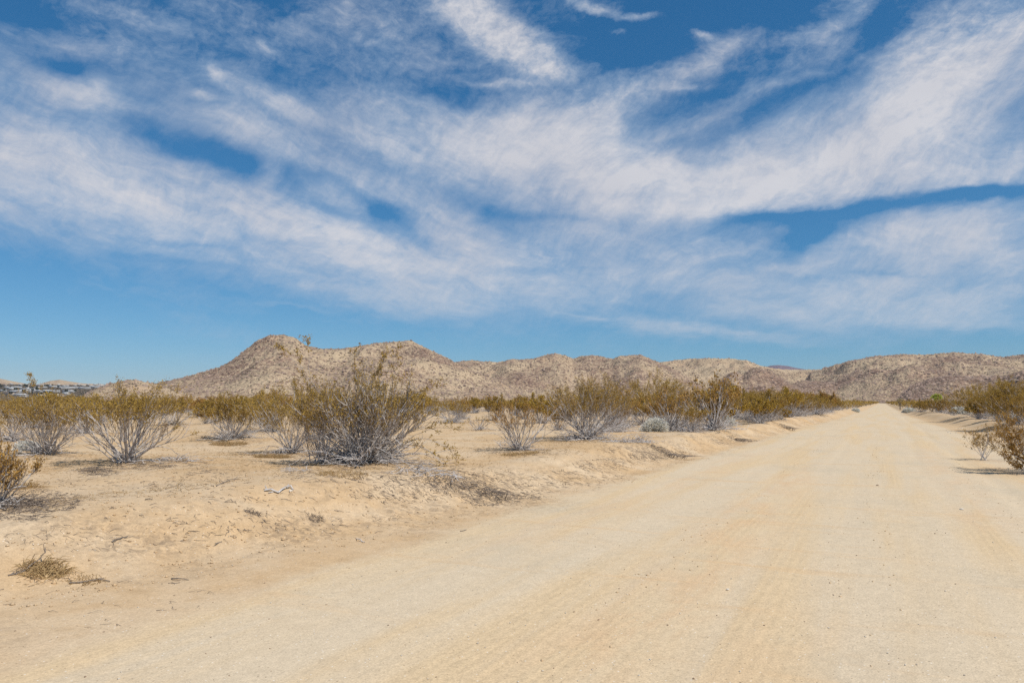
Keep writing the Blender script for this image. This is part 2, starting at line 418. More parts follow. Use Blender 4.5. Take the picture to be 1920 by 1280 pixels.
def bush_meshes(tagname, leafmat=None, **k):
    nl = max(1, int(k.pop('nleaf', 14) * 1.4)); lf = k.pop('leaf', .011) * 1.12; puff = k.pop('puff', .02)
    extra_live = k.pop('extra_live', None); extra_tw = k.pop('extra_tw', None)
    live, dd, tw = bush(**k)
    if extra_live: live += extra_live
    if extra_tw: tw += extra_tw
    out = []
    out.append(('stems', stem_mesh(tagname + '_stems', live)))
    if dd:
        V, F = tubes(dd); out.append(('dead_branches', make_mesh(tagname + '_dead', V, [F], M_DEAD)))
    q = leaves_from(tw, nl, lf, puff)
    if q is not None: out.append(('foliage', make_mesh(tagname + '_foliage', q[0], [q[1]], leafmat or M_LEAF)))
    return out
def place_bush(parts, loc, rz, s, label, group, name='creosote_bush', cat='bush'):
    t = empty(name, loc, rz, s); tag(t, label, cat, group)
    for nm, me in parts: add(nm, me, t)
    return t
def wand(seed, pix, dep, ndep, r0=.009, tw_from=.45, nt=10, lf=True, twl=.10):
    """explicit branch through picture points at real depths; returns world segs relative later"""
    r_ = random.Random(seed); P = []
    for i, (x, y) in enumerate(pix):
        P.append(at_depth(x, y, dep + (ndep - dep) * i / (len(pix) - 1)))
    # catmull resample
    Q = []
    for i in range(len(P) - 1):
        a = P[max(0, i - 1)]; b = P[i]; c = P[i + 1]; d = P[min(len(P) - 1, i + 2)]
        for t in np.linspace(0, 1, 6)[:-1]:
            Q.append(.5 * ((2 * b) + (c - a) * t + (2 * a - 5 * b + 4 * c - d) * t * t + (3 * b - a - 3 * c + d) * t ** 3) + np.array([r_.gauss(0, .008) for _ in range(3)]))
    Q.append(P[-1])
    segs = []; tw = []
    n = len(Q) - 1
    for i in range(n): segs.append((*Q[i], *Q[i + 1], r0 * (1 - .7 * i / n), r0 * (1 - .7 * (i + 1) / n)))
    for j in range(nt):
        i = int(n * r_.uniform(tw_from, 1)); i = min(n - 1, max(1, i)); d = Q[i + 1] - Q[i]; d = d / (np.linalg.norm(d) + 1e-9)
        p2, d2 = grow(r_, tuple(Q[i]), bend(r_, tuple(d), r_.uniform(.3, .9)), twl * r_.uniform(.8, 2.4), 3, r0 * .35, r0 * .18, .12, .15, segs)
        for k in range(2):
            p3, d3 = grow(r_, p2[r_.randint(1, 3)], bend(r_, d2, .5), twl * r_.uniform(.5, 1), 2, r0 * .2, r0 * .14, .1, .1, segs)
            if lf: tw.append((*p3[0], *p3[-1]))
    return segs, tw
def rel(lst, o, pairs=2):
    out = []
    for s in lst:
        s = list(s)
        for k in range(2):
            for a in range(3): s[k * 3 + a] -= o[a]
        out.append(tuple(s))
    return out

# ------------------------------------------------------------------ hero bushes: base px, base py, top py, half width px, options, label
HERO = [
 dict(b=(505, 808), top=738, hw=44, ns=36, nsub=6, ntw=4, nleaf=10, leaf=.019, lo=.45, dead=30, seed=131, label='bush half hidden behind the dense rounded bush, towards the largest one'),
 dict(b=(618, 822), top=728, hw=52, ns=36, nsub=6, ntw=4, nleaf=9, leaf=.017, lo=.5, dead=20, rusty=1, seed=132, label='rusty bush peeping out behind the left side of the largest bush'),
 dict(b=(846, 792), top=750, hw=40, ns=30, nsub=6, ntw=4, nleaf=5, leaf=.020, lo=.45, dead=60, sparse=.4, seed=133, label='low grey twiggy bush just behind the right side of the largest bush'),
 dict(b=(1165, 800), top=738, hw=44, ns=36, nsub=6, ntw=4, nleaf=8, leaf=.020, lo=.4, dead=50, sparse=.2, seed=134, label='bush filling the gap behind the wide olive bush on the bank'),
 dict(b=(160, 812), top=744, hw=46, ns=34, nsub=6, ntw=4, nleaf=9, leaf=.018, lo=.5, dead=30, seed=135, label='bush seen between the narrow-footed bush and the vase-shaped bush, farther back'),
 dict(b=(1305, 784), top=730, hw=44, ns=40, nsub=6, ntw=4, nleaf=8, leaf=.022, lo=.4, dead=40, sparse=.1, seed=136, label='bush rising behind the low heap of bleached branches'),
 dict(b=(-14, 950), top=838, hw=70, ns=34, nsub=5, ntw=4, nleaf=6, leaf=.013, lo=.35, dead=26, sparse=.35, rusty=1, seed=101, z=.05, label='low leafy bush cut by the left edge, dead twigs heaped at its foot'),
 dict(b=(88, 850), top=735, hw=80, ns=52, nsub=6, ntw=4, nleaf=13, leaf=.013, lo=.50, dead=26, seed=102, label='brown-leaved bush with grey stems from a dark narrow foot, below the far white houses'),
 dict(b=(20, 826), top=742, hw=62, ns=40, nsub=6, ntw=4, nleaf=11, leaf=.015, lo=.5, dead=22, seed=103, label='bush behind and to the left of the narrow-footed bush, half merged with it'),
 dict(b=(238, 866), top=728, hw=100, ns=58, nsub=6, ntw=4, nleaf=12, leaf=.013, lo=.55, dead=8, seed=104, thick=.010, label='vase-shaped bush of long bare stems fanning from one foot, brown leaves on top'),
 dict(b=(328, 796), top=742, hw=38, ns=30, nsub=6, ntw=4, nleaf=10, leaf=.02, lo=.4, dead=26, seed=105, label='small dark bush peeping out behind the vase-shaped bush'),
 dict(b=(440, 822), top=742, hw=62, ns=46, nsub=6, ntw=5, nleaf=14, leaf=.017, lo=.45, dead=60, seed=106, label='dense rounded bush with yellow-brown top over a dark grey tangle'),
 dict(b=(548, 848), top=722, hw=78, ns=44, nsub=6, ntw=4, nleaf=12, leaf=.014, lo=.38, dead=20, seed=107, label='bush standing just left of and behind the largest bush'),
 dict(b=(898, 806), top=778, hw=26, ns=18, nsub=4, ntw=3, nleaf=3, leaf=.016, lo=.6, dead=14, sparse=.7, seed=108, label='tiny grey nearly leafless bush on open sand right of the largest bush'),
 dict(b=(976, 842), top=748, hw=56, ns=34, nsub=6, ntw=4, nleaf=6, leaf=.014, lo=.5, dead=22, sparse=.35, rusty=1, seed=109, label='thin rusty bush with straggly bare stems on a small mound'),
 dict(b=(1102, 822), top=712, hw=84, ns=58, nsub=6, ntw=5, nleaf=12, leaf=.015, lo=.45, dead=44, seed=110, thick=.011, label='wide olive bush with thick splayed grey stems at the brow of the bank'),
 dict(b=(1232, 790), top=706, hw=58, ns=46, nsub=6, ntw=5, nleaf=12, leaf=.021, lo=.3, dead=20, seed=111, label='tall olive bush rising behind the whitish mound shrub on the bank'),
 dict(b=(1275, 797), top=762, hw=40, ns=26, nsub=5, ntw=3, nleaf=3, leaf=.018, lo=.7, dead=60, sparse=.6, seed=112, label='low heap of bleached dead branches between two taller bushes on the bank'),
 dict(b=(1342, 798), top=722, hw=46, ns=44, nsub=6, ntw=4, nleaf=10, leaf=.019, lo=.5, dead=40, seed=113, label='upright bush with pale fanned stems at the bank edge'),
 dict(b=(1400, 786), top=736, hw=42, ns=44, nsub=6, ntw=4, nleaf=12, leaf=.022, lo=.4, dead=50, seed=114, label='bush with white forked stems over a dark hollow at the bank edge'),
 dict(b=(1440, 788), top=730, hw=44, ns=44, nsub=6, ntw=5, nleaf=10, leaf=.022, lo=.3, dead=60, seed=115, label='spreading bush leaning over the bank towards the road'),
 dict(b=(1466, 786), top=766, hw=18, ns=20, nsub=5, ntw=4, nleaf=12, leaf=.018, lo=.1, dead=2, seed=116, label='small leafy green-brown bush low on the bank beside the leaning one'),
 dict(b=(1492, 780), top=734, hw=42, ns=44, nsub=6, ntw=4, nleaf=7, leaf=.024, lo=.4, dead=60, sparse=.2, seed=117, label='greyish sprawling bush where the left bank begins to taper'),
 dict(b=(1532, 776), top=742, hw=36, ns=40, nsub=6, ntw=4, nleaf=8, leaf=.026, lo=.3, dead=50, seed=118, label='grey-brown bush on the tapering left bank, next to the sprawling one'),
 dict(b=(1944, 886), top=764, hw=92, ns=46, nsub=7, ntw=4, nleaf=6, leaf=.015, lo=.15, dead=4, sparse=.25, rusty=1, seed=119, thick=.007, label='sunlit golden bush cut by the right edge, its shadow on the road sand'),
 dict(b=(1846, 862), top=800, hw=42, ns=14, nsub=5, ntw=3, nleaf=6, leaf=.015, lo=.2, dead=0, sparse=.1, rusty=1, seed=120, thick=.006, label='small wispy yellow shrub alone on the sand at the right of the road'),
 dict(b=(1838, 784), top=724, hw=60, ns=60, nsub=6, ntw=5, nleaf=10, leaf=.026, lo=.25, dead=40, sparse=.15, seed=121, label='big sprawling brown bush on the right bank behind pale mound shrubs'),
 dict(b=(1905, 796), top=714, hw=62, ns=62, nsub=6, ntw=5, nleaf=13, leaf=.022, lo=.2, dead=24, seed=122, label='tall dense dark brown bush at the right edge on the bank'),
 dict(b=(1880, 778), top=724, hw=56, ns=50, nsub=6, ntw=4, nleaf=11, leaf=.028, lo=.2, dead=24, seed=123, label='brown bush filling the gap between the two big right bank bushes'),
 dict(b=(1764, 774), top=748, hw=28, ns=40, nsub=6, ntw=4, nleaf=12, leaf=.028, lo=.15, dead=10, seed=124, label='dark rounded bush in front of the yellow-green joshua tree'),
 dict(b=(1728, 772), top=752, hw=28, ns=40, nsub=6, ntw=4, nleaf=10, leaf=.03, lo=.2, dead=20, seed=125, label='low brown bush between the two pale mound shrubs right of the road'),
]
hero_done = []
# first pass: mounds under bushes on the bank, so that the ground knows them
for h in HERO:
    x, y, z, dep = hit(*h['b']) if h['b'][1] > 765 else hit(*h['b'])
    rr = h['hw'] * dep / FPX
    if dep < 40 and h['b'][0] < 1800: MOUNDS.append((x, y, max(.35, rr * .55), .05 if h['b'][0] < 900 else .09))
for h in HERO:
    x, y, z, dep = hit(*h['b'])
    H = (h['b'][1] - h['top']) * dep / FPX; Rr = h['hw'] * dep / FPX * (1.22 if h['b'][1] < 880 and h['seed'] != 120 else 1.0)
    BUSH_SPOTS.append((x, y, Rr))
    LITTER.append((x, y, Rr * 1.15, Rr * 1.15, 0, .8))
    ex_l = []; ex_t = []
    if h['seed'] == 102:
        for s_, px_ in ((1, [(88, 848), (70, 800), (60, 745), (57, 700)]), (2, [(90, 848), (78, 790), (66, 740), (63, 704)])):
            a, t_ = wand(s_, px_, dep, dep + .3, .007, .8, 5, True, .05); ex_l += a; ex_t += t_
    if h['seed'] == 106:
        for s_, px_ in ((51, [(440, 820), (410, 806), (388, 808), (372, 826)]),):
            a, t_ = wand(s_, px_, dep, dep - .6, .008, .5, 6, False, .08); ex_l += a
    if h['seed'] == 109:
        a, t_ = wand(61, [(976, 842), (950, 820), (940, 806), (915, 804)], dep, dep - .4, .010, .4, 8, False, .1); ex_l += a
    if h['seed'] == 119:
        for s_, px_ in ((71, [(1935, 884), (1905, 850), (1885, 825), (1872, 812)]), (72, [(1936, 884), (1900, 870), (1885, 852)]), (73, [(1938, 880), (1915, 840), (1900, 800), (1892, 782)]), (74, [(1938, 884), (1902, 842), (1888, 802)])):
            a, t_ = wand(s_, px_, dep, dep - .3, .006, .25, 26, True, .07); ex_l += a; ex_t += t_ * 2
    parts = bush_meshes('bush%d' % h['seed'], M_LEAF2 if h.get('rusty') else M_LEAF, seed=h['seed'], H=H, Rd=Rr, ns=int(h['ns'] * .72), nsub=h['nsub'], ntw=h['ntw'], nleaf=h['nleaf'], leaf=h['leaf'],
                        lo=h['lo'], dead=h['dead'], sparse=h.get('sparse', 0), thick=h.get('thick', .008) * 1.25, puff=.012 + .010 * H,
                        extra_live=rel(ex_l, (x, y, z)), extra_tw=rel(ex_t, (x, y, z)))
    onb = h['b'][0] > 1000
    place_bush(parts, (x, y, z - .01), 0, 1, h['label'], 'creosote bushes near the road')
# the largest bush: two clumps of stems grown as one, with its own arching branches
bx, by, bz, bd = hit(690, 872)
MOUNDS.append((bx, by, .9, .08)); bz = float(tz(bx, by))
k = bd / FPX
ex_l, ex_t = [], []
WANDS = [
 (1, [(690, 868), (655, 812), (612, 775), (588, 742), (578, 710)], -.3, .011, .35, 26, True),
 (2, [(690, 868), (648, 800), (600, 760), (580, 720), (565, 690), (558, 660)], -.2, .010, .5, 16, True),
 (3, [(688, 868), (640, 790), (585, 715), (578, 670), (576, 636)], .3, .008, .8, 10, True),
 (4, [(690, 868), (640, 780), (570, 700), (545, 670), (520, 650)], .3, .008, .75, 10, True),
 (5, [(700, 868), (745, 838), (780, 833), (812, 850), (836, 878)], -.5, .014, .3, 22, True),
 (6, [(700, 868), (760, 830), (800, 822), (840, 840), (856, 862)], -.4, .009, .5, 16, True),
 (7, [(700, 866), (765, 800), (810, 775), (850, 768)], -.2, .009, .4, 18, True),
 (8, [(680, 868), (610, 850), (560, 860), (535, 892)], -.9, .010, .3, 18, False),
 (9, [(680, 868), (600, 856), (570, 868), (553, 890)], -1.0, .008, .3, 14, False),
 (10, [(700, 870), (760, 872), (800, 884), (815, 893)], -.9, .011, .3, 20, False),
 (11, [(690, 868), (670, 780), (668, 720), (664, 652)], .0, .009, .55, 18, True),
 (12, [(700, 868), (720, 780), (738, 710), (745, 650)], .2, .008, .7, 14, True),
 (13, [(702, 850), (690, 812), (684, 796)], -.8, .012, .9, 1, False),
 (14, [(640, 848), (636, 870), (645, 895)], -1.1, .010, .6, 6, False),
 (15, [(700, 868), (750, 780), (785, 740), (822, 718)], .1, .008, .55, 18, True),
 (16, [(700, 868), (780, 815), (830, 800), (868, 806)], -.1, .007, .4, 14, True),
 (17, [(705, 868), (790, 862), (850, 880), (870, 905)], -.7, .007, .3, 18, False),
 (18, [(690, 868), (700, 760), (712, 700), (722, 668)], .2, .009, .5, 20, True),
]
for s_, px_, dz_, r0_, tf, nt_, lf_ in WANDS:
    a, t_ = wand(300 + s_, px_, bd, bd + dz_, r0_, tf, nt_, lf_, .085); ex_l += a; ex_t += t_
# shed the pixel-picked points into the bush's own space; keep everything above the sand
ex_l = rel(ex_l, (bx, by, bz)); ex_t = rel(ex_t, (bx, by, bz))
ex_l = [tuple(max(.01, v) if i in (2, 5) else v for i, v in enumerate(s)) for s in ex_l]
l1, d1, t1 = bush(201, 160 * k, 132 * k, ns=62, nsub=8, ntw=4, lo=.40, dead=150, thick=.0135, sparse=.22)
l2, d2, t2 = bush(202, 140 * k, 92 * k, ns=32, nsub=6, ntw=4, lo=.4, dead=36, thick=.009, sparse=.1)
def shift(lst, dx, dy, z=0): return [tuple(v + (dx if i in (0, 3) else dy if i in (1, 4) else z if i in (2, 5) else 0) for i, v in enumerate(s)) for s in lst]
o2 = -Rv * 84 * k
live = l1 + shift(l2, o2[0], o2[1]) + ex_l; dd_ = d1 + shift(d2, o2[0] * .7, o2[1] * .7); tw_ = t1 + shift(t2, o2[0], o2[1]) + ex_t
m1 = stem_mesh('largest_stems', live)
V, F = tubes(dd_); m2 = make_mesh('largest_dead', V, [F], M_DEAD)
q = leaves_from(tw_, 8, .0160, .020); m3 = make_mesh('largest_foliage', q[0], [q[1]], M_LEAF)
place_bush([('stems', m1), ('dead_branches', m2), ('foliage', m3)], (bx, by, bz - .01), 0, 1, 'largest bush, a wide tangle of pale branches, one arching down to the sand', 'creosote bushes near the road')
BUSH_SPOTS.append((bx, by, 1.6)); LITTER.append((bx, by, 1.7, 1.5, 0, 1.0))

# ------------------------------------------------------------------ pale mound shrubs
def mound_shrub(seed, H, Rr, n=1500, w=.006):
    r = np.random.default_rng(seed)
    ph = r.uniform(0, 6.283, n); el = np.arcsin(r.uniform(.02, 1, n)); rad = r.uniform(.35, 1.08, n) ** .6
    dx = np.cos(ph) * np.cos(el); dy = np.sin(ph) * np.cos(el); dz = np.sin(el)
    p1 = np.stack([dx * Rr * rad, dy * Rr * rad, dz * H * rad], 1)
    p1[:, :2] += r.normal(size=(n, 2)) * .06 * Rr
    p0 = p1 * r.uniform(.45, .8, (n, 1)) + r.normal(size=(n, 3)) * .05 * Rr; p0[:, 2] = np.maximum(p0[:, 2], 0)
    segs = np.concatenate([p0, p1, np.full((n, 1), w), np.full((n, 1), w * .6)], 1)
    V, F = tubes(segs)
    st = []
    rr = random.Random(seed)
    for i in range(26):
        a = rr.uniform(0, 6.283); e = rr.uniform(.3, 1.5)
        grow(rr, (0, 0, 0), (math.cos(a) * math.cos(e), math.sin(a) * math.cos(e), math.sin(e)), min(H, Rr) * .75, 4, .008, .004, 0, .1, st)
    V2, F2 = tubes(st)
    nq = 1500; ph = r.uniform(0, 6.283, nq); el = np.arcsin(r.uniform(.0, 1, nq)); rd_ = r.uniform(.86, 1.1, nq) * (1 + .12 * np.sin(ph * 3 + seed) * np.cos(el * 4))
    Cq = np.stack([np.cos(ph) * np.cos(el) * Rr * rd_, np.sin(ph) * np.cos(el) * Rr * rd_, np.sin(el) * H * rd_], 1)
    Vq, Fq = quads(Cq, Cq + r.normal(size=(nq, 3)) * .4 * Rr, np.full(nq, w * 1.3), np.full(nq, w * 3.2))
    return [('foliage', make_mesh('mound_foliage', Vq, [Fq], M_GREY)), ('twigs', make_mesh('mound_twigs', V, [F], M_GREY)), ('stems', make_mesh('mound_stems', V2, [F2], M_BARK))]
for i, (px, py, tp, hw, lab) in enumerate([
    (1228, 809, 783, 26, 'rounded whitish mound shrub at the bank brow beside the wide olive bush'),
    (1358, 800, 780, 22, 'pale grey mound shrub at the foot of the upright fanned bush'),
    (1705, 773, 765, 11, 'small white mound shrub nearest the far end of the road on its right side'),
    (1800, 776, 763, 17, 'smooth domed pale green-grey shrub on the right bank'),
    (1866, 780, 765, 17, 'pale mound shrub under the big bushes on the right bank'),
    (1884, 784, 766, 17, 'ragged whitish shrub beside the dense dark bush at the right edge'),
    (1604, 772, 766, 7, 'tiny white shrub on the left bank near the end of the road'),
    (362, 778, 772, 6, 'tiny pale shrub on open sand behind the vase-shaped bush'),
    (50, 845, 826, 22, 'ragged pale shrub low in front of the bushes at the left')]):
    x, y, z, dep = hit(px, py); kk = dep / FPX
    t = empty('mound_shrub', (x, y, z - .01)); tag(t, lab, 'shrub', 'pale mound shrubs')
    for nm, me in mound_shrub(400 + i, (py - tp) * kk, hw * kk, 900, max(.005, .00035 * dep)): add(nm, me, t)
    BUSH_SPOTS.append((x, y, hw * kk)); LITTER.append((x, y, hw * kk * 1.1, hw * kk * 1.1, 0, .4))

# ------------------------------------------------------------------ joshua tree and yucca
def spiky(seed, heads, trunk_pts, rr_, n, L, leafm, w):
    r = np.random.default_rng(seed); segs = []
    for a, b, ra, rb in trunk_pts: segs.append((*a, *b, ra, rb))
    V, F = tubes(segs)
    C = []; D = []
    for h in heads:
        d = r.normal(size=(n, 3)); d[:, 2] = d[:, 2] * .9 + .45; d /= np.linalg.norm(d, axis=1, keepdims=True)
        C.append(np.array(h) + d * L * .5); D.append(d)
    C = np.concatenate(C); D = np.concatenate(D); nn = len(C)
    V2, F2 = quads(C, D, np.full(nn, w), np.full(nn, L * .55))
    return make_mesh('spiky_trunk', V, [F], M_TRUNK), make_mesh('spiky_crown', V2, [F2], leafm)
x, y, z, dep = hit(1756, 771); kk = dep / FPX; Ht = (771 - 739) * kk
hd = [(-.35, 0, Ht - .45), (.05, .1, Ht - .2), (.4, 0, Ht - .25), (.15, -.2, Ht - .6), (-.15, .2, Ht - .3), (.55, .1, Ht - .55), (-.05, -.2, Ht - .75)]
tp = [((0, 0, 0), (.03, 0, Ht * .5), .13, .11)] + [((.03, 0, Ht * .5), h, .09, .06) for h in hd]
a_, b_ = spiky(5, hd, tp, 0, 90, .38, M_JLEAF, .03)
t = empty('joshua_tree', (x, y, z)); tag(t, 'joshua tree with bright yellow-green spiky heads above dark bushes right of the road', 'joshua tree'); add('trunk', a_, t); add('crown', b_, t)
x, y, z, dep = hit(1688, 768); kk = dep / FPX; Ht = (768 - 748) * kk
hd = [(-.35, 0, Ht - .4), (0, .1, Ht - .15), (.4, 0, Ht - .35)]
tp = [((0, 0, 0), (.0, 0, Ht * .4), .12, .1)] + [((0, 0, Ht * .4), h, .08, .06) for h in hd]
a_, b_ = spiky(6, hd, tp, 0, 70, .55, M_JDRY, .022)
t = empty('yucca', (x, y, z)); tag(t, 'straw-coloured spiky yucca near the far end of the road', 'yucca'); add('trunk', a_, t); add('crown', b_, t)

# ------------------------------------------------------------------ bushes of the plain: individuals, then the mass beyond
VAR = []
for i in range(7):
    VAR.append(bush_meshes('plain_bush%d' % i, M_LEAF if i % 3 else M_LEAF2, seed=500 + i, H=1.55, Rd=[.95, 1.1, .85, 1.2, 1.0, .9, 1.15][i], ns=20, nsub=5, ntw=4, nleaf=[11, 8, 12, 6, 10, 13, 4][i], leaf=.030, lo=[.42, .5, .35, .55, .4, .3, .5][i], dead=[16, 40, 10, 46, 24, 10, 70][i], thick=.013, puff=.04, sparse=[.1, .2, .05, .35, .1, .0, .5][i]))
import time; T0 = time.time()
def in_view(x, y, m=60):
    d = np.array([x, y, .8 - CAMZ]); w = d @ Fv
    return w > 0 and abs((d @ Rv) / w) * FPX < 960 + m
r_ = random.Random(91); rg = np.random.default_rng(91)
n_ = 14000
a = rg.uniform(-YAW - .66, -YAW + .66, n_); d = np.sqrt(rg.uniform(30 ** 2, 420 ** 2, n_)); x = np.sin(a) * d; y = np.cos(a) * d
dep = x * Fh[0] + y * Fh[1]; px = 960 + FPX * (x * Rv[0] + y * Rv[1]) / dep
lim = np.where(px < 1200, 40, 32); lim = np.where((px > 330) & (px < 380), 60, lim)
mrg = np.where(d < 150, 1.6, 1.0)
ok = (np.abs(px - 960) < 1020) & (d > lim) & ~((x > foot_left(y) - mrg) & (x < foot_right(y) + mrg))
dens = (.75 + .6 * pnoise(x * .035, y * .035, 77) + .3 * (px > 1200)) * np.where(d < 75, .8, 1)
ok &= rg.random(n_) < dens
for u_, v_, w_ in BUSH_SPOTS: ok &= (x - u_) ** 2 + (y - v_) ** 2 > (w_ + .9) ** 2
cand = [tuple(map(float, c)) for c in np.stack([d, x, y, px], 1)[ok]][:5200]
ys = rg.uniform(28, 170, 420); sd_ = rg.random(420) < .82
xs = np.where(sd_, foot_left(ys) - 1.5 - 6.5 * rg.random(420) ** 1.3, foot_right(ys) + 1.8 + 6 * rg.random(420))
okk = (np.abs(960 + FPX * (xs * Rv[0] + ys * Rv[1]) / (xs * Fh[0] + ys * Fh[1]) - 960) < 1020) & ~(~sd_ & (ys < 50))
for u_, v_, w_ in BUSH_SPOTS: okk &= (xs - u_) ** 2 + (ys - v_) ** 2 > (w_ + .6) ** 2
cand += [(math.hypot(a_, b_), float(a_), float(b_), float(960 + FPX * (a_ * Rv[0] + b_ * Rv[1]) / (a_ * Fh[0] + b_ * Fh[1]))) for a_, b_ in zip(xs[okk], ys[okk])]
cand.sort()
keep = []
cell = {}
for c in cand:
    key = (int(c[1] // 2), int(c[2] // 2))
    if any((key[0] + i, key[1] + j) in cell and math.hypot(cell[(key[0] + i, key[1] + j)][1] - c[1], cell[(key[0] + i, key[1] + j)][2] - c[2]) < 1.9 for i in (-1, 0, 1) for j in (-1, 0, 1)): continue
    cell[key] = c; keep.append(c)
NIND = 262
for i, (d, x, y, px) in enumerate(keep[:NIND]):
    z = float(tz(x, y)); s = r_.uniform(.62, 1.28) * (.62 if 1640 < px < 1800 else 1) * (1.0 if px < 1200 else 1.08)
    side = 'right of the road' if x > 0 else 'left of the road'
    vi = r_.randrange(7)
    if x > 0: lab, grp = 'brown creosote bush in the thicket on the plain right of the road', 'bushes of the thicket right of the road'
    elif px > 1180: lab, grp = 'creosote bush in the crowded strip left of the road, behind the bank edge', 'bushes crowded behind the left bank'
    elif d < 70: lab, grp = 'creosote bush at the front of the brown belt across the plain below the hills', 'front bushes of the belt across the plain'
    else: lab, grp = 'creosote bush deep inside the brown belt across the plain below the hills', 'bushes deep in the belt across the plain'
    place_bush(VAR[vi], (x, y, z - .02), r_.uniform(0, 6.28), (s * r_.uniform(.9, 1.15), s * r_.uniform(.9, 1.15), s), lab, grp)
# mass beyond: small leafy clumps merged
far = [(x, y) for d, x, y, px in keep[NIND:]]
a = rg.uniform(-YAW - .66, -YAW + .66, 9000); d = np.sqrt(rg.uniform(380 ** 2, 900 ** 2, 9000)); x = np.sin(a) * d; y = np.cos(a) * d
ok = ~((x > foot_left(y) - 1) & (x < foot_right(y) + 1)); far += list(zip(x[ok], y[ok]))
far = np.array(far); nF = len(far); fd = np.hypot(far[:, 0], far[:, 1]); fz = tz(far[:, 0], far[:, 1])
nl = 70
cx = np.repeat(far[:, 0], nl); cy = np.repeat(far[:, 1], nl); cz = np.repeat(fz, nl); dd2 = np.repeat(fd, nl)
sz = np.repeat(rng.uniform(.75, 1.15, nF), nl)
u = rng.normal(size=(len(cx), 3)); u /= np.linalg.norm(u, axis=1, keepdims=True); rad = rng.uniform(.3, 1, len(cx)) ** .5
C = np.stack([cx + u[:, 0] * rad * sz * .95, cy + u[:, 1] * rad * sz * .95, cz + .82 * sz + u[:, 2] * rad * sz * .62], 1)
ls = (.05 + .00028 * dd2) * rng.uniform(.7, 1.5, len(cx))
V, F = quads(C, rng.normal(size=C.shape) + np.array([0, 0, 1.0]), ls * .6, ls)
o = add('distant_scrub', make_mesh('distant_scrub', V, [F], M_LEAF)); tag(o, 'far brown creosote scrub covering the plain up to the foot of the hills', 'scrub', kind='stuff')
ns_ = 6
cx = np.repeat(far[:, 0], ns_); cy = np.repeat(far[:, 1], ns_); cz = np.repeat(fz, ns_); a = rng.uniform(0, 6.283, len(cx)); rr2 = rng.uniform(.2, .8, len(cx))
dd2 = np.repeat(fd, ns_)
segs = np.stack([cx, cy, cz, cx + np.cos(a) * rr2, cy + np.sin(a) * rr2, cz + rng.uniform(.5, 1.1, len(cx)), np.full(len(cx), .012) + dd2 * .00006, np.full(len(cx), .008) + dd2 * .00004], 1)
V, F = tubes(segs); o = add('distant_scrub', make_mesh('distant_scrub_stems', V, [F], M_BARK)); tag(o, 'grey stems of the far scrub on the plain', 'scrub', kind='stuff')

# ------------------------------------------------------------------ lying twigs and litter
TW = []   # arrays of segs
def litter_patch(px, py, hwx, hwy, n, ang, aj=.5, l=(.05, .22), r0=.0035, seed=0):
    """px ellipse on the ground; ang = direction on the ground in radians from +x of the road frame"""
    r = np.random.default_rng(seed + int(px) * 7 + int(py))
    a = r.uniform(0, 6.283, n); q = np.sqrt(r.random(n))
    x, y, z, dep = hits(px + np.cos(a) * q * hwx, py + np.sin(a) * q * hwy)
    th = ang + r.normal(0, aj, n); L = r.uniform(*l, n)
    x2 = x + np.cos(th) * L; y2 = y + np.sin(th) * L; xm = (x + x2) / 2 + r.normal(0, .015, n); ym = (y + y2) / 2 + r.normal(0, .015, n)
    z2 = tz(x2, y2); zm = tz(xm, ym); e = r0 * .6; up = r.uniform(0, .02, n); ra = r0 * r.uniform(.6, 1.2, n)
    TW.append(np.stack([x, y, z + e, xm, ym, zm + e + up, ra, ra * .8], 1)); TW.append(np.stack([xm, ym, zm + e + up, x2, y2, z2 + e, ra * .8, ra * .4], 1))
for p in [(860, 905, 70, 22, 260, -.2), (920, 935, 60, 14, 240, -.1), (800, 890, 90, 22, 220, -.3), (1000, 915, 60, 12, 70, -.1), (760, 915, 60, 20, 60, -.4),
          (1180, 838, 60, 14, 160, -.3), (1235, 852, 60, 9, 200, -.1), (1130, 870, 60, 10, 110, -.2), (1190, 858, 60, 8, 90, -.1), (1300, 818, 40, 8, 60, -.2), (1365, 826, 40, 7, 110, -.1), (1470, 803, 28, 5, 60, -.2), (1530, 790, 25, 4, 50, -.2),
          (60, 940, 90, 22, 420, .3), (30, 960, 60, 18, 200, .2), (310, 868, 80, 8, 150, .2), (180, 884, 40, 9, 160, .5), (260, 874, 60, 8, 120, .2), (380, 885, 60, 8, 40, .2),
          (640, 890, 120, 16, 160, .4), (760, 925, 110, 18, 150, -.3), (1080, 895, 90, 16, 110, -.2), (900, 900, 90, 26, 160, -.2), (980, 930, 40, 8, 60, -.1), (120, 1010, 120, 24, 60, .3), (420, 985, 120, 26, 60, .2), (250, 905, 200, 16, 90, .3), (560, 860, 40, 10, 60, .4), (440, 830, 50, 8, 60, .3), (1000, 850, 60, 8, 70, .1), (95, 858, 50, 7, 60, .2),
          (300, 960, 260, 60, 60, .5), (200, 1120, 200, 60, 26, .4), (620, 960, 160, 50, 60, .3), (450, 910, 200, 30, 50, .3), (700, 1000, 100, 30, 8, .3)]:
    litter_patch(*p, aj=.7, l=(.04, .2) if p[1] < 900 else (.03, .13), r0=.0035 if p[1] < 1000 else .0022, seed=3)
V, F = tubes(np.concatenate(TW)); o = add('twig_litter', make_mesh('twig_litter', V, [F], M_LIT)); tag(o, 'fallen dark twigs strewn over the bank and under the bushes', 'twig litter', kind='stuff')
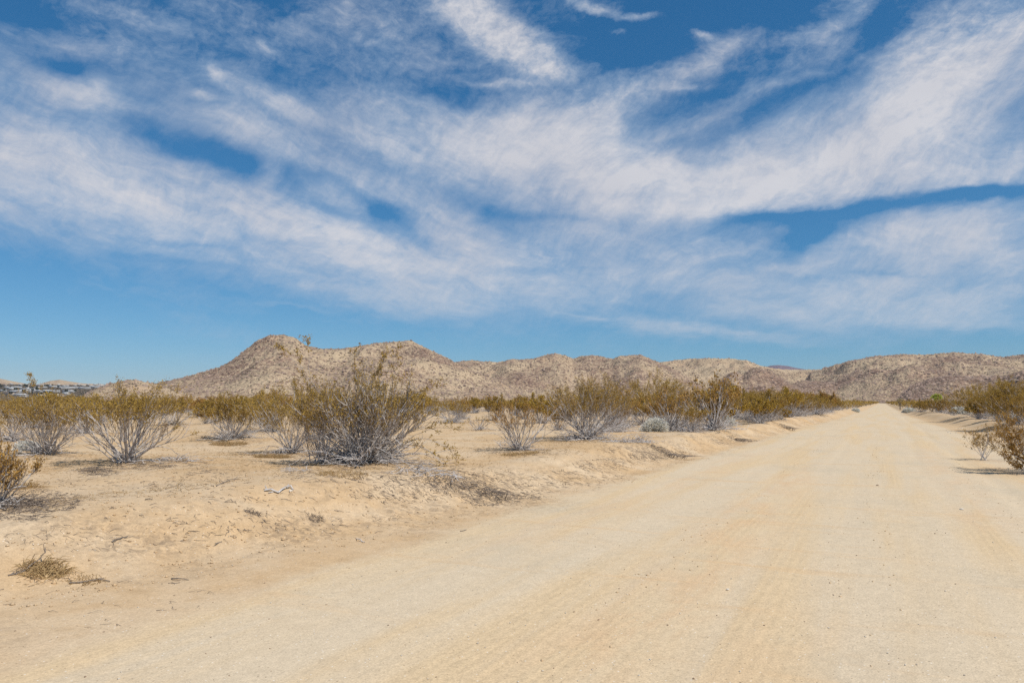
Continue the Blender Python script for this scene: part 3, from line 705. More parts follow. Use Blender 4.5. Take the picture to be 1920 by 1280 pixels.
LITTER += [(hit(900, 920)[0], hit(900, 920)[1], 1.3, .8, 0, 1.0), (hit(1220, 848)[0], hit(1220, 848)[1], .8, 1.6, 0, .9), (hit(1365, 826)[0], hit(1365, 826)[1], .6, 1.6, 0, .8), (hit(50, 945)[0], hit(50, 945)[1], .9, .9, 0, 1.), (hit(310, 868)[0], hit(310, 868)[1], 1.2, .7, 0, .8), (hit(180, 884)[0], hit(180, 884)[1], .6, .4, 0, .7),
           (hit(1130, 868)[0], hit(1130, 868)[1], .7, 1.0, 0, .5), (hit(150, 985)[0], hit(150, 985)[1], 1.0, .8, 0, .5), (hit(1000, 905)[0], hit(1000, 905)[1], .8, .8, 0, .5), (hit(400, 880)[0], hit(400, 880)[1], 1.6, .8, 0, .45)]

def dead_brush(px, py, hw, h, n, seed, label, m, wd=.005, ang=None, aj=1.0):
    x, y, z, dep = hit(px, py); kk = dep / FPX; r = random.Random(seed); segs = []
    for i in range(n):
        th = r.uniform(0, 6.283) if ang is None else ang + r.gauss(0, aj); q = hw * kk * math.sqrt(r.random()); a0 = r.uniform(0, 6.283)
        p = (math.cos(a0) * q * .8, math.sin(a0) * q * .5, 0); p = (p[0], p[1], float(tz(x + p[0], y + p[1])) - z + .004 + r.uniform(0, h * kk * .4))
        e = r.uniform(0, .5); L_ = hw * kk * r.uniform(.3, .8)
        pts, dd = grow(r, p, (math.cos(th) * math.cos(e), math.sin(th) * math.cos(e), math.sin(e)), L_, 5, wd * r.uniform(.7, 1.5), wd * .4, -.12, .2, segs)
        for k_ in range(3): grow(r, pts[r.randint(1, 4)], bend(r, dd, r.uniform(.4, 1)), L_ * .35, 3, wd * .5, wd * .25, -.05, .2, segs)
    s = np.array(segs)
    for c_ in (0, 3):
        g = tz(x + s[:, c_], y + s[:, c_ + 1]) - z + .003; s[:, c_ + 2] = np.maximum(np.minimum(s[:, c_ + 2], g + h * kk), g)
    V, F = tubes(s); o = add('dead_brush', make_mesh('dead_brush', V, [F], m), None, (x, y, z)); tag(o, label, 'dead brush', 'dead brush lying on the sand'); return o
dead_brush(800, 888, 75, 22, 46, 1, 'pale dead brush sprawling down the bank from the right foot of the largest bush', M_DEAD, .007, -.6, .7)
dead_brush(905, 925, 62, 12, 60, 2, 'dark dead brush low on the bank where it meets the road, below the largest bush', M_LIT, .0045, -.3, .6)
dead_brush(560, 884, 34, 16, 16, 3, 'thin arching dead twigs at the left foot of the largest bush', M_DEAD, .005, 3.4, .5)
dead_brush(325, 864, 55, 14, 30, 4, 'dead branches lying flat to the right of the vase-shaped bush', M_DEAD, .007, .1, .5)
dead_brush(178, 884, 26, 10, 34, 5, 'small dark clump of dead twigs on the sand in front of the vase-shaped bush', M_LIT, .004)
dead_brush(28, 948, 62, 30, 60, 6, 'heaped dark dead brush under the low bush at the left edge', M_LIT, .006, .2, .9)
dead_brush(1180, 828, 62, 16, 50, 7, 'dead branches spilling down the bank from the wide olive bush', M_DEAD, .009, -.7, .6)
dead_brush(1250, 852, 48, 7, 50, 8, 'dark dead brush streak at the road edge below the wide olive bush', M_LIT, .006, -.2, .5)
dead_brush(1385, 826, 30, 6, 40, 9, 'dark dead twigs on the bank below the bush with white forked stems', M_LIT, .008, -.2, .5)
dead_brush(955, 836, 34, 12, 24, 10, 'bare fallen twigs at the left foot of the thin rusty bush', M_DEAD, .007, 2.6, .8)
dead_brush(1470, 802, 24, 5, 30, 11, 'dark dead twigs on the bank below the sprawling greyish bush', M_LIT, .010, -.2, .5)
dead_brush(395, 822, 30, 14, 14, 12, 'loose looping dead twigs left of the dense rounded bush', M_LIT, .007, 2.9, .8)

def stick(name, pix, r0, m, label, cat, group=None, branches=(), lift=.006, seed=0):
    """a lying stick through picture points, dropped on the ground"""
    r = random.Random(seed); segs = []
    def path(pp, ra):
        W = []
        for i, (a, b, up) in enumerate(pp):
            g = hit(a, b); W.append((g[0], g[1], g[2] + ra + up))
        for i in range(len(W) - 1):
            mid = tuple((W[i][k] + W[i + 1][k]) / 2 + r.gauss(0, .004) for k in range(3))
            f0 = 1 - .55 * i / len(W); f1 = 1 - .55 * (i + 1) / len(W)
            segs.append((*W[i], *mid, ra * f0, ra * (f0 + f1) / 2)); segs.append((*mid, *W[i + 1], ra * (f0 + f1) / 2, ra * f1))
    path(pix, r0)
    for b in branches: path(b, r0 * .55)
    s = np.array(segs); c = s[0, :3].copy(); s[:, :3] -= c; s[:, 3:6] -= c
    V, F = tubes(s); o = add(name, make_mesh(name, V, [F], m), None, tuple(c)); tag(o, label, cat, group)
    return o
G = 'sticks lying on the sand'
stick('fallen_branch', [(496, 921, 0), (508, 922, .02), (522, 925, .0), (535, 918, .02), (545, 915, .02), (550, 920, .0)], .016, M_DEAD, 'pale broken branch with knobbly ends on the sand below the left bushes', 'branch', G, [[(538, 917, .01), (541, 913, .03)], [(500, 921, .01), (497, 917, .04)], [(512, 923, 0), (503, 926, .01)]], seed=1)
stick('fallen_branch', [(405, 912, 0), (420, 905, .0), (432, 902, .02), (446, 901, .02)], .009, M_LIT, 'dark forked twig above the pale broken branch', 'branch', G, [[(428, 903, .02), (426, 900, .02)], [(438, 901, .02), (446, 898, .04)], [(420, 905, 0), (412, 900, .01)]], seed=2)
stick('fallen_branch', [(130, 1094, 0), (150, 1093, 0), (172, 1091, .01), (184, 1087, 0), (206, 1091, 0)], .009, M_LIT, 'long thin crooked stick at the foot of the near left bank', 'branch', G, [[(184, 1087, .01), (196, 1086, .01)], [(140, 1093, 0), (128, 1088, .02)]], seed=3)
stick('forked_stick', [(321, 1085, 0), (333, 1087, .01), (354, 1088, 0)], .006, M_LIT, 'short forked stick on smooth sand below the near bank', 'stick', G, [[(321, 1094, 0), (338, 1092, 0)], [(321, 1086, 0), (338, 1090, .01)]], seed=4)
stick('fallen_stick', [(668, 1011, 0), (676, 1014, .01), (684, 1017, 0)], .008, M_DEAD, 'short pale stick at the edge of the pale road sand', 'stick', G, seed=5)
stick('fallen_stick', [(863, 996, 0), (875, 994, .005)], .006, M_LIT, 'small straight stick lying on the open road sand', 'stick', G, seed=6)
stick('fallen_stick', [(403, 1024, .02), (416, 1016, .0)], .007, M_LIT, 'short dark stick leaning on the near left bank', 'stick', G, seed=7)
stick('fallen_stick', [(272, 937, .0), (280, 938, .01), (286, 937, .0)], .007, M_LIT, 'small dark stick on the sand between the left bushes and the bank brow', 'stick', G, seed=8)
stick('fallen_branch', [(210, 1017, 0), (218, 1014, .01), (230, 1008, 0), (240, 1006, 0)], .008, M_LIT, 'dark root poking from the face of the near left bank', 'root', G, [[(218, 1014, 0), (212, 1018, 0)]], seed=9)
stick('fallen_branch', [(15, 1080, 0), (40, 1076, .01), (58, 1066, .03), (74, 1062, .06), (84, 1058, .10), (83, 1054, .13)], .008, M_LIT, 'dark crooked stick standing up out of the near straw clump', 'branch', G, [[(30, 1078, 0), (50, 1068, .03)], [(84, 1058, .10), (80, 1054, .16)], [(18, 1079, .0), (40, 1071, .03)]], seed=10)

# straw clumps
def straw(px, py, hw, h, n, label, seed, m=M_STRAW, name='dry_grass_clump', w=.0035):
    x, y, z, dep = hit(px, py); kk = dep / FPX; r = np.random.default_rng(seed)
    a = r.uniform(0, 6.283, n); rad = hw * kk * np.sqrt(r.random(n)); bx_ = np.cos(a) * rad * .7; by_ = np.sin(a) * rad * .5
    bz_ = tz(x + bx_, y + by_) - z
    a2 = r.uniform(0, 6.283, n); L = h * kk * r.uniform(.4, 1.2, n); e = r.uniform(.0, .95, n) ** 1.5
    p0 = np.stack([bx_, by_, bz_], 1); d = np.stack([np.cos(a2) * np.cos(e), np.sin(a2) * np.cos(e), np.sin(e)], 1)
    p1 = p0 + d * L[:, None] * .6; p2 = p1 + (d + np.array([0, 0, -.5])) * L[:, None] * .4; p1[:, 2] += .01
    gz = tz(x + p2[:, 0], y + p2[:, 1]) - z; p2[:, 2] = np.maximum(p2[:, 2], gz + .003)
    s = np.concatenate([np.concatenate([p0, p1, np.full((n, 1), w), np.full((n, 1), w * .8)], 1), np.concatenate([p1, p2, np.full((n, 1), w * .8), np.full((n, 1), w * .3)], 1)])
    V, F = tubes(s); o = add(name, make_mesh(name, V, [F], m), None, (x, y, z)); tag(o, label, 'dry grass', 'dry grass clumps')
straw(82, 1070, 64, 32, 280, 'near clump of golden straw and twigs on the left bank, a dark stick in it', 11, w=.0035)
straw(158, 1086, 62, 9, 110, 'flat mat of straw beside the long crooked stick', 12, w=.0025)
straw(512, 858, 55, 12, 700, 'golden dry grass mat in front of the bush left of the largest one', 13, w=.003)
straw(430, 833, 55, 11, 500, 'golden dry grass at the foot of the dense rounded bush', 14, w=.0035)
straw(592, 974, 28, 9, 120, 'small tuft of dry twiggy grass on the brow of the bank', 15, m=M_LIT, w=.0022)
straw(474, 962, 24, 8, 100, 'small brown tuft on the bank, left of the other tuft', 16, m=M_LIT, w=.0022)
straw(45, 915, 50, 26, 160, 'pale dry stalks among the dead twigs at the left edge', 17, w=.003)
straw(975, 852, 55, 9, 380, 'dry grass fringe under the thin rusty bush', 18, w=.0035)
straw(640, 888, 80, 10, 360, 'thin dry grass in front of the largest bush', 19, w=.0028)

rs = np.random.default_rng(88); n = 150000; d = 4 + 46 * rs.random(n) ** 1.4; a = -YAW + rs.uniform(-.72, .3, n); x = np.sin(a) * d; y = np.cos(a) * d
pr = sm((fbm(x * .5, y * .5, 4, 320) - .05) * 4) * .5
for u_, v_, w_ in BUSH_SPOTS: pr = np.maximum(pr, np.exp(-((x - u_ + .2) ** 2 + (y - v_ + .3) ** 2) / (w_ * 1.1 + .2) ** 2))
k_ = (rs.random(n) < pr * .55) & (x < foot_left(y) - .3); x, y, d = x[k_], y[k_], d[k_]; n = len(x); z = tz(x, y)
th = rs.uniform(0, 6.283, n); L_ = rs.uniform(.03, .11, n); e_ = rs.uniform(0, .9, n) ** 2
x2 = x + np.cos(th) * L_ * np.cos(e_); y2 = y + np.sin(th) * L_ * np.cos(e_); z2 = np.maximum(z + L_ * np.sin(e_), tz(x2, y2) + .003)
wd = .0014 + .00009 * d
V, F = tubes(np.stack([x, y, z, x2, y2, z2, wd, wd * .6], 1)); o = add('dry_grass', make_mesh('dry_grass', V, [F], M_STRAW)); tag(o, 'thin golden blades of dry grass over the desert floor and under bushes', 'dry grass', kind='stuff')

# ------------------------------------------------------------------ stones
def pebbles(n, spots, smin, smax, seed):
    r = np.random.default_rng(seed)
    base = np.array([(1, 0, 0), (-1, 0, 0), (0, 1, 0), (0, -1, 0), (0, 0, 1), (0, 0, -1)], float)
    f = np.array([(0, 2, 4), (2, 1, 4), (1, 3, 4), (3, 0, 4), (2, 0, 5), (1, 2, 5), (3, 1, 5), (0, 3, 5)])
    x, y = spots; z = tz(x, y); n = len(x)
    s = r.uniform(0, 1, n) ** 3 * (smax - smin) + smin
    a = r.uniform(0, 6.283, n); ax = r.uniform(.7, 1.3, (n, 3)) * np.array([1, 1, .65])
    b = base[None] * ax[:, None] * s[:, None, None] * r.uniform(.8, 1.2, (n, 6, 1))
    ca = np.cos(a)[:, None]; sa = np.sin(a)[:, None]
    V = np.stack([b[:, :, 0] * ca - b[:, :, 1] * sa + x[:, None], b[:, :, 0] * sa + b[:, :, 1] * ca + y[:, None], b[:, :, 2] + (z + s * .25)[:, None]], 2).reshape(-1, 3)
    F = ((np.arange(n) * 6)[:, None, None] + f[None]).reshape(-1, 3)
    return V, F
def spots(n, seed, dmax=26, off=False):
    r = np.random.default_rng(seed); d = 2.5 + (dmax - 2.5) * r.random(n) ** 1.2; a = -YAW + r.uniform(-.75, .75, n)
    x = np.sin(a) * d; y = np.cos(a) * d
    if off:
        k_ = (x < foot_left(y) + .3); x, y = x[k_], y[k_]
    return x, y
V, F = pebbles(0, spots(1100, 1, 15), .003, .010, 2); o = add('gravel', make_mesh('gravel_pale', V, [F], M_STONE)); tag(o, 'tiny pale pebbles scattered over the road sand', 'gravel', kind='stuff')
V, F = pebbles(0, spots(1300, 3, 17), .0025, .009, 4); o = add('gravel', make_mesh('gravel_brown', V, [F], M_STONE2)); tag(o, 'tiny dark brown pebbles scattered over the road sand', 'gravel', kind='stuff')
V, F = pebbles(0, spots(20000, 5, 22, True), .003, .022, 6); o = add('gravel', make_mesh('gravel_bank', V, [F], M_SAND)); tag(o, 'crumbs of sandy soil and grit on the left bank', 'gravel', kind='stuff')
rs = np.random.default_rng(19); yy = rs.uniform(2, 40, 5200); xx = np.where(rs.random(5200) < .6, foot_left(yy) + .15 + rs.normal(0, .22, 5200), rs.choice([-2.0, -.2, 1.55, 2.9], 5200) + rs.normal(0, .16, 5200))
kk_ = rs.random(5200) < np.clip(.55 + 1.2 * pnoise(xx * .7, yy * .35, 91), 0, 1); V, F = pebbles(0, (xx[kk_], yy[kk_]), .003, .014, 21); o = add('gravel', make_mesh('gravel_ridges', V, [F], M_SAND)); tag(o, 'loose sandy grit in faint ridges along the road', 'gravel', kind='stuff')
V, F = pebbles(0, spots(1600, 7, 22, True), .003, .013, 8); o = add('gravel', make_mesh('gravel_bank_pale', V, [F], M_STONE)); tag(o, 'tiny pale pebbles on the left bank', 'gravel', kind='stuff')
def stone(px, py, s, label, seed, m=M_STONE, group='small stones beside the road'):
    import bmesh
    x, y, z, dep = hit(px, py); bm = bmesh.new(); bmesh.ops.create_icosphere(bm, subdivisions=2, radius=s)
    r = random.Random(seed); ax = (r.uniform(.9, 1.4), r.uniform(.8, 1.1), r.uniform(.5, .7)); ph = [Vector((r.gauss(0, 1), r.gauss(0, 1), r.gauss(0, 1))).normalized() for _ in range(6)]
    for v in bm.verts:
        n_ = v.co.normalized(); k_ = 1
        for q_ in ph: k_ -= .28 * max(0, n_.dot(q_) - .72) / .28
        v.co = Vector((v.co.x * ax[0], v.co.y * ax[1], v.co.z * ax[2])) * k_
    me = bpy.data.meshes.new('stone'); bm.to_mesh(me); bm.free(); me.materials.append(m)
    o = add('stone', me, None, (x, y, z + s * .3), r.uniform(0, 6)); tag(o, label, 'stone', group)
ST = [(1803, 803, .055, 'whitest stone, set just above the line of small stones right of the road'), (1797, 803, .04, 'dark-sided stone touching the whitest stone'), (1778, 810, .035, 'leftmost stone of the little line right of the road'), (1783, 812, .03, 'stone second from the left in the little line right of the road'),
      (1793, 811, .045, 'biggest grey stone in the middle of the little line right of the road'), (1806, 811, .035, 'stone near the right end of the little line, by the wispy shrub'), (1812, 806, .03, 'small stone between the whitest stone and the wispy shrub'), (1788, 808, .025, 'tiny stone above the middle of the little line')]
for i, (a, b_, s_, l_) in enumerate(ST): stone(a, b_, s_, l_, i)
for i, (a, b_, s_, l_) in enumerate([(1803, 955, .03, 'lone white pebble on the right part of the road'), (1753, 1000, .012, 'small rust-brown pebble on the road sand'), (1365, 1106, .018, 'cream pebble low in the middle of the road'), (545, 921, .03, 'round pale stone at the end of the broken branch'), (1645, 910, .025, 'small brown stone lying in the middle of the far road')]):
    stone(a, b_, s_, l_, 40 + i, M_STONE if i not in (1, 4) else M_STONE2, 'lone pebbles on the sand')

# ------------------------------------------------------------------ ground mesh
def ring(az0, az1, na, r0, r1, nr): pass
aD = np.radians(np.concatenate([np.linspace(-180, -70, 40, endpoint=False), np.linspace(-70, 20, 1150, endpoint=False), np.linspace(20, 180, 55)]))
rD = np.concatenate([[.05], np.geomspace(1.5, 60, 560), np.geomspace(61, 6000, 190)])
A, RR = np.meshgrid(aD, rD); X = np.sin(A) * RR; Y = np.cos(A) * RR
Z = tz(X, Y)
Z = np.where(RR > 1000, Z * 0 + .3, Z)
na = len(aD); nr = len(rD)
idx = np.arange(na * nr).reshape(nr, na)
Fq = np.stack([idx[:-1, :-1], idx[:-1, 1:], idx[1:, 1:], idx[1:, :-1]], -1).reshape(-1, 4)[:, ::-1]
fl = foot_left(Y); fr = foot_right(Y)
ce = np.interp(Y, [-20, 4, 11, 21, 400], [-4.7, -4.75, -4.8, -4.6, -2.9]); ce = np.maximum(ce, fl)
rightedge = np.interp(Y, [-40, 0, 20, 38, 60, 100, 400], [5.2, 5.0, 4.2, 3.6, 3.2, 2.5, 2.1])
roadm = sm((X - ce) / 1.0 + .55) * sm((rightedge - X) / 1.2 + .5)
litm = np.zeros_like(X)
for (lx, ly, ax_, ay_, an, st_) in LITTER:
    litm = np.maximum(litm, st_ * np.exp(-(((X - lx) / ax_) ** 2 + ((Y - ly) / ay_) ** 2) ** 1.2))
litm = np.maximum(litm, sm((RR - 40) / 60) * .35 * (1 - roadm))
bkm = np.exp(-(((fl - X) / 1.6 - .5) / .6) ** 2) * (RR < 70) * (RR > 7)
litm = np.maximum(litm, bkm * .8 * sm(.35 + 2.2 * fbm(X * .9, Y * .6, 4, 330)))
litm = np.maximum(litm, (1 - roadm) * .42 * sm((fbm(X * .45, Y * .45, 4, 310) - .02) * 3.5) * (RR < 90))
rust = np.zeros_like(X)
for xc, wx, y0, y1, st_ in ((-1.75, .42, 3, 22, .8), (-.55, .5, 2, 9, .45), (2.25, .3, 4, 12, 1.0), (1.2, .35, 10, 34, .5), (-3.6, .4, 6, 30, .4), (2.6, .5, 16, 40, .6)):
    rust = np.maximum(rust, st_ * np.exp(-((X - xc - .3 * pnoise(Y * .12, xc, 81)) / wx) ** 2) * sm((Y - y0) / 2) * sm((y1 - Y) / 6))
V = np.stack([X, Y, Z], -1).reshape(-1, 3)
fc = (roadm.ravel()[Fq].mean(1) > .5)
for nm, msk in (('dirt_road', fc), ('ground', ~fc)):
    Fm = Fq[msk]; used = np.unique(Fm); mp = np.full(len(V), -1); mp[used] = np.arange(len(used))
    me = make_mesh(nm, V[used], [mp[Fm]], M_SAND, {'rust': rust.ravel()[used], 'road': roadm.ravel()[used], 'litter': litm.ravel()[used]}, True)
    o = add(nm, me); o['kind'] = 'structure'

# ------------------------------------------------------------------ hills: one height field, crests at their own distances
def prof(pts, D):
    a = []; z = []
    for px, py in pts:
        az, el = az_el(px, py); a.append(az); z.append(CAMZ + D * math.tan(el) if py < 752.5 else -6.0)
    return np.array(a), np.array(z)
LAY = [  # distance, front length, back length, rockiness, skyline points
 (640, 330, 260, .15, [(120, 753), (150, 745), (180, 729), (210, 719), (245, 713), (275, 718), (310, 727), (350, 738), (420, 753)]),
 (1000, 520, 520, .35, [(150, 753), (200, 742), (260, 730), (300, 719), (330, 712), (380, 700), (420, 688), (450, 668), (480, 645), (505, 634), (530, 631), (555, 639), (570, 648), (600, 655), (640, 654), (665, 652), (700, 646), (740, 645), (770, 647), (800, 657), (830, 671), (860, 686), (900, 702), (940, 720), (980, 740), (1010, 753)]),
 (1350, 600, 500, .5, [(740, 753), (780, 740), (820, 690), (860, 680), (885, 678), (905, 680), (930, 682), (960, 677), (1000, 675), (1025, 669), (1042, 666), (1060, 668), (1075, 674), (1090, 669), (1110, 668), (1130, 671), (1148, 675), (1160, 670), (1185, 668), (1200, 667), (1218, 674), (1240, 684), (1270, 697), (1300, 715), (1350, 742), (1380, 753)]),
 (1750, 700, 500, .05, [(1050, 753), (1100, 730), (1200, 690), (1235, 680), (1280, 675), (1320, 673), (1360, 674), (1400, 676), (1425, 687), (1450, 692), (1480, 694), (1545, 694), (1575, 697), (1650, 710), (1750, 753)]),
 (1080, 330, 400, .9, [(1290, 753), (1330, 727), (1350, 715), (1368, 700), (1378, 698), (1392, 706), (1405, 695), (1425, 690), (1440, 694), (1460, 706), (1485, 721), (1520, 738), (1550, 753)]),
 (1250, 380, 400, .8, [(1440, 753), (1480, 722), (1510, 713), (1550, 716), (1600, 722), (1650, 730), (1700, 753)]),
 (1550, 700, 500, .45, [(1480, 753), (1520, 700), (1545, 693), (1560, 688), (1590, 680), (1640, 670), (1700, 667), (1740, 668), (1790, 664), (1830, 666), (1880, 671), (1920, 667), (2000, 655), (2150, 665), (2400, 690)]),
 (900, 300, 400, .85, [(1665, 753), (1690, 742), (1705, 728), (1740, 713), (1780, 706), (1820, 709), (1880, 708), (1960, 690), (2100, 690), (2400, 720)]),
]
HA = np.radians(np.linspace(-76, 32, 1700)); HR = np.geomspace(300, 5200, 330)
A, RR = np.meshgrid(HA, HR); X = np.sin(A) * RR; Y = np.cos(A) * RR
def hillz(X, Y, A, RR):
    Z = np.full(X.shape, -4.0); rock = np.zeros(X.shape)
    w1 = fbm(X / 230, Y / 230, 5, 120); w2 = fbm(X / 90, Y / 90, 4, 140)
    for i, (D, Lf, Lb, rk, pts) in enumerate(LAY):
        a, z = prof(pts, D); H = np.interp(A, a, z, left=z[0], right=z[-1])
        Dv = D * (1 + .05 * pnoise(A * 9, i + .5, 90))
        H = H * Dv / D
        t = (RR - Dv + (120 * w1 + 30 * w2) * (1.0 - np.exp(-((RR - Dv) / (Lf * .22)) ** 2))) / np.where(RR < Dv, Lf, Lb)
        f = np.clip(1 - np.abs(t), 0, 1); f = np.where(t < 0, .62 * sm(f) + .38 * f ** 1.6, sm(f))
        rid = 1 - 2 * np.abs(fbm(X / 130 + .3 * w1, Y / 130, 4, 160 + i)); q = np.clip(1 - f, 0, 1) * f * 4
        z2 = -2 + (np.maximum(H, -1) + 2) * f * (1 + .38 * q * (rid - .35))
        up = z2 > Z; Z = np.where(up, z2, Z); rock = np.where(up, rk, rock)
    # crag detail
    hh = np.clip(Z / 20, 0, 1)
    Z = Z + hh * (3.2 * fbm(X / 38, Y / 38, 5, 200, .62) * (.35 + rock) + 2.2 * np.abs(fbm(X / 16, Y / 16, 3, 230)) * (.2 + rock))
    return Z, rock
Z, rock = hillz(X, Y, A, RR)
# valley slope with the far houses
aL, _ = az_el(330, 753)
def valz(A, RR): 
    return np.where(A < aL + .03, (RR - 1400) * (78.0 / 2600) * sm((aL + .03 - A) / .05), -5)
VZ = valz(A, np.minimum(RR, 4000))
a, z = prof([(-300, 700), (-100, 700), (0, 709), (25, 714), (55, 720), (75, 719), (95, 713), (112, 711), (135, 715), (155, 718), (200, 720), (300, 722)], 4500)
Hn = np.interp(A, a, z, left=z[0], right=60) * np.clip(1 - np.abs(RR - 4500) / 800, 0, 1) ** 1.0
Hn = np.where(A < aL + .03, Hn, -5)
# distant peak
a, z = prof([(1405, 700), (1425, 690), (1445, 684), (1460, 683), (1478, 685), (1495, 689), (1515, 692), (1545, 697)], 4500)
Pk = np.where((A > a[0]) & (A < a[-1]), np.interp(A, a, z) * np.clip(1 - np.abs(RR - 4500) / 700, 0, 1), -5)
big = np.maximum(VZ, Hn)
val = (big > Z).astype(float) * (RR < 4050); Z = np.maximum(Z, big)
rock = np.where(Pk > Z, 1.3, rock); Z = np.maximum(Z, Pk)
sp1 = fbm(X / 120, Y / 120, 4, 260)
rockHazeA = np.where(Pk >= Z - .01, 1.7, np.clip(rock * .9 + .1 + .8 * sp1, 0, 1.3))  # values above the rock range select the peak's painted haze tint
na = len(HA); nr = len(HR); idx = np.arange(na * nr).reshape(nr, na)
Fq = np.stack([idx[:-1, :-1], idx[:-1, 1:], idx[1:, 1:], idx[1:, :-1]], -1).reshape(-1, 4)[:, ::-1]
zz = Z.ravel(); Fq = Fq[(zz[Fq] > -1.5).any(1)]
V = np.stack([X, Y, Z], -1).reshape(-1, 3)
used = np.unique(Fq); mp = np.full(len(V), -1); mp[used] = np.arange(len(used))
o = add('hills', make_mesh('hills', V[used], [mp[Fq]], M_HILL, {'rock_haze': rockHazeA.ravel()[used], 'valley': val.ravel()[used]}, True)); o['kind'] = 'structure'

# bilinear height lookup on the hill grid
def hgrid(x, y):
    a = np.arctan2(x, y); r = np.hypot(x, y)
    u = (a - HA[0]) / (HA[1] - HA[0]); v = (np.log(r) - math.log(HR[0])) / (math.log(HR[1]) - math.log(HR[0]))
    i = np.clip(u.astype(int), 0, na - 2); j = np.clip(v.astype(int), 0, nr - 2); fu = u - i; fv = v - j
    g = lambda Q: (Q[j, i] * (1 - fu) + Q[j, i + 1] * fu) * (1 - fv) + (Q[j + 1, i] * (1 - fu) + Q[j + 1, i + 1] * fu) * fv
    return g(Z), g(rockHazeA), g(val)
def scatter(n, seed, want, smin, smax, m, name, label, cat):
    r = np.random.default_rng(seed); a = r.uniform(az_el(-60, 753)[0], az_el(1990, 753)[0], n); d = r.uniform(420, 2100, n)
    x = np.sin(a) * d; y = np.cos(a) * d; z, rk, vl = hgrid(x, y)
    k_ = (z > .6) & (r.random(n) < want(rk, x, y)) & (vl < .5); x, y, z = x[k_], y[k_], z[k_]; d = d[k_]; n = len(x)
    s = r.uniform(0, 1, n) ** 2.2 * (smax - smin) + smin; s *= (.7 + d / 2600)
    base = np.array([(1, 0, 0), (-1, 0, 0), (0, 1, 0), (0, -1, 0), (0, 0, 1), (0, 0, -1)], float)
    f = np.array([(0, 2, 4), (2, 1, 4), (1, 3, 4), (3, 0, 4)])
    an = r.uniform(0, 6.283, n); b = base[None] * r.uniform(.6, 1.3, (n, 6, 1)) * s[:, None, None]
    ca = np.cos(an)[:, None]; sa = np.sin(an)[:, None]
    V = np.stack([b[:, :, 0] * ca - b[:, :, 1] * sa + x[:, None], b[:, :, 0] * sa + b[:, :, 1] * ca + y[:, None], b[:, :, 2] * .8 + z[:, None]], 2).reshape(-1, 3)
    F = ((np.arange(n) * 6)[:, None, None] + f[None]).reshape(-1, 3)
    o = add(name, make_mesh(name, V, [F], m)); tag(o, label, cat, kind='stuff')
scatter(120000, 31, lambda rk, x, y: np.clip(.12 + .6 * rk, 0, 1), .5, 2.4, M_BOULD, 'hill_boulders', 'dark boulders and outcrops strewn over the hills', 'boulders')
scatter(90000, 32, lambda rk, x, y: .42 + 0 * rk, .4, 1.3, M_HSHRUB, 'hill_shrubbery', 'small dark shrubs dotting the pale hill slopes', 'scrub')

# ------------------------------------------------------------------ far houses and trees in the valley
def vhit(px, py):
    d = ray(px, py); t = np.arange(1300.0, 4400, 5); X_ = d[0] * t; Y_ = d[1] * t; Z_ = CAMZ + d[2] * t
    h, _, _ = hgrid(X_, Y_); k_ = np.nonzero(Z_ < h)[0]
    return (float(X_[k_[0]]), float(Y_[k_[0]]), float(h[k_[0]]), float(t[k_[0]])) if len(k_) else None
def house_meshes(L, W, Hh, rf):
    x, y = L / 2, W / 2; e = .5
    wv = [(-x, -y, -1), (x, -y, -1), (x, y, -1), (-x, y, -1), (-x, -y, Hh), (x, -y, Hh), (x, y, Hh), (-x, y, Hh), (-x, 0, Hh + rf), (x, 0, Hh + rf)]
    q = np.array([(0, 1, 5, 4), (2, 3, 7, 6)]); p5 = np.array([(1, 2, 6, 9, 5), (3, 0, 4, 8, 7)])
    w = make_mesh('house_wall', wv, [q, p5], M_WALLW)
    rv = []
    for zz_ in (.05, .35):
        rv += [(-x - e, -y - e, Hh + zz_ - rf * e / y), (x + e, -y - e, Hh + zz_ - rf * e / y), (x + e, 0, Hh + rf + zz_), (-x - e, 0, Hh + rf + zz_), (x + e, y + e, Hh + zz_ - rf * e / y), (-x - e, y + e, Hh + zz_ - rf * e / y)]
    f4 = np.array([(6, 7, 8, 9), (9, 8, 10, 11), (3, 2, 1, 0), (5, 4, 2, 3), (0, 1, 7, 6), (4, 5, 11, 10), (1, 2, 8, 7), (2, 4, 10, 8), (3, 0, 6, 9), (5, 3, 9, 11)])
    r = make_mesh('house_roof', rv, [f4], M_ROOFW)
    wins = []
    nw = max(2, int(L / 4))
    for s in (-1, 1):
        for i in range(nw):
            cx_ = -x + L * (i + .5) / nw; v = []
            for dx_ in (-.6, .6):
                for dy_ in (-.06, .06):
                    for dz_ in (1.0, 2.1): v.append((cx_ + dx_, s * y + dy_, dz_))
            wins.append(make_mesh('house_window', v, [np.array([(0, 1, 3, 2), (4, 6, 7, 5), (0, 4, 5, 1), (2, 3, 7, 6), (1, 5, 7, 3)])], M_WIN))
    return w, r, wins
KINDS = [house_meshes(15, 9, 3.2, 1.6), house_meshes(30, 10, 3.4, 1.4), house_meshes(11, 8, 3.0, 1.8)]
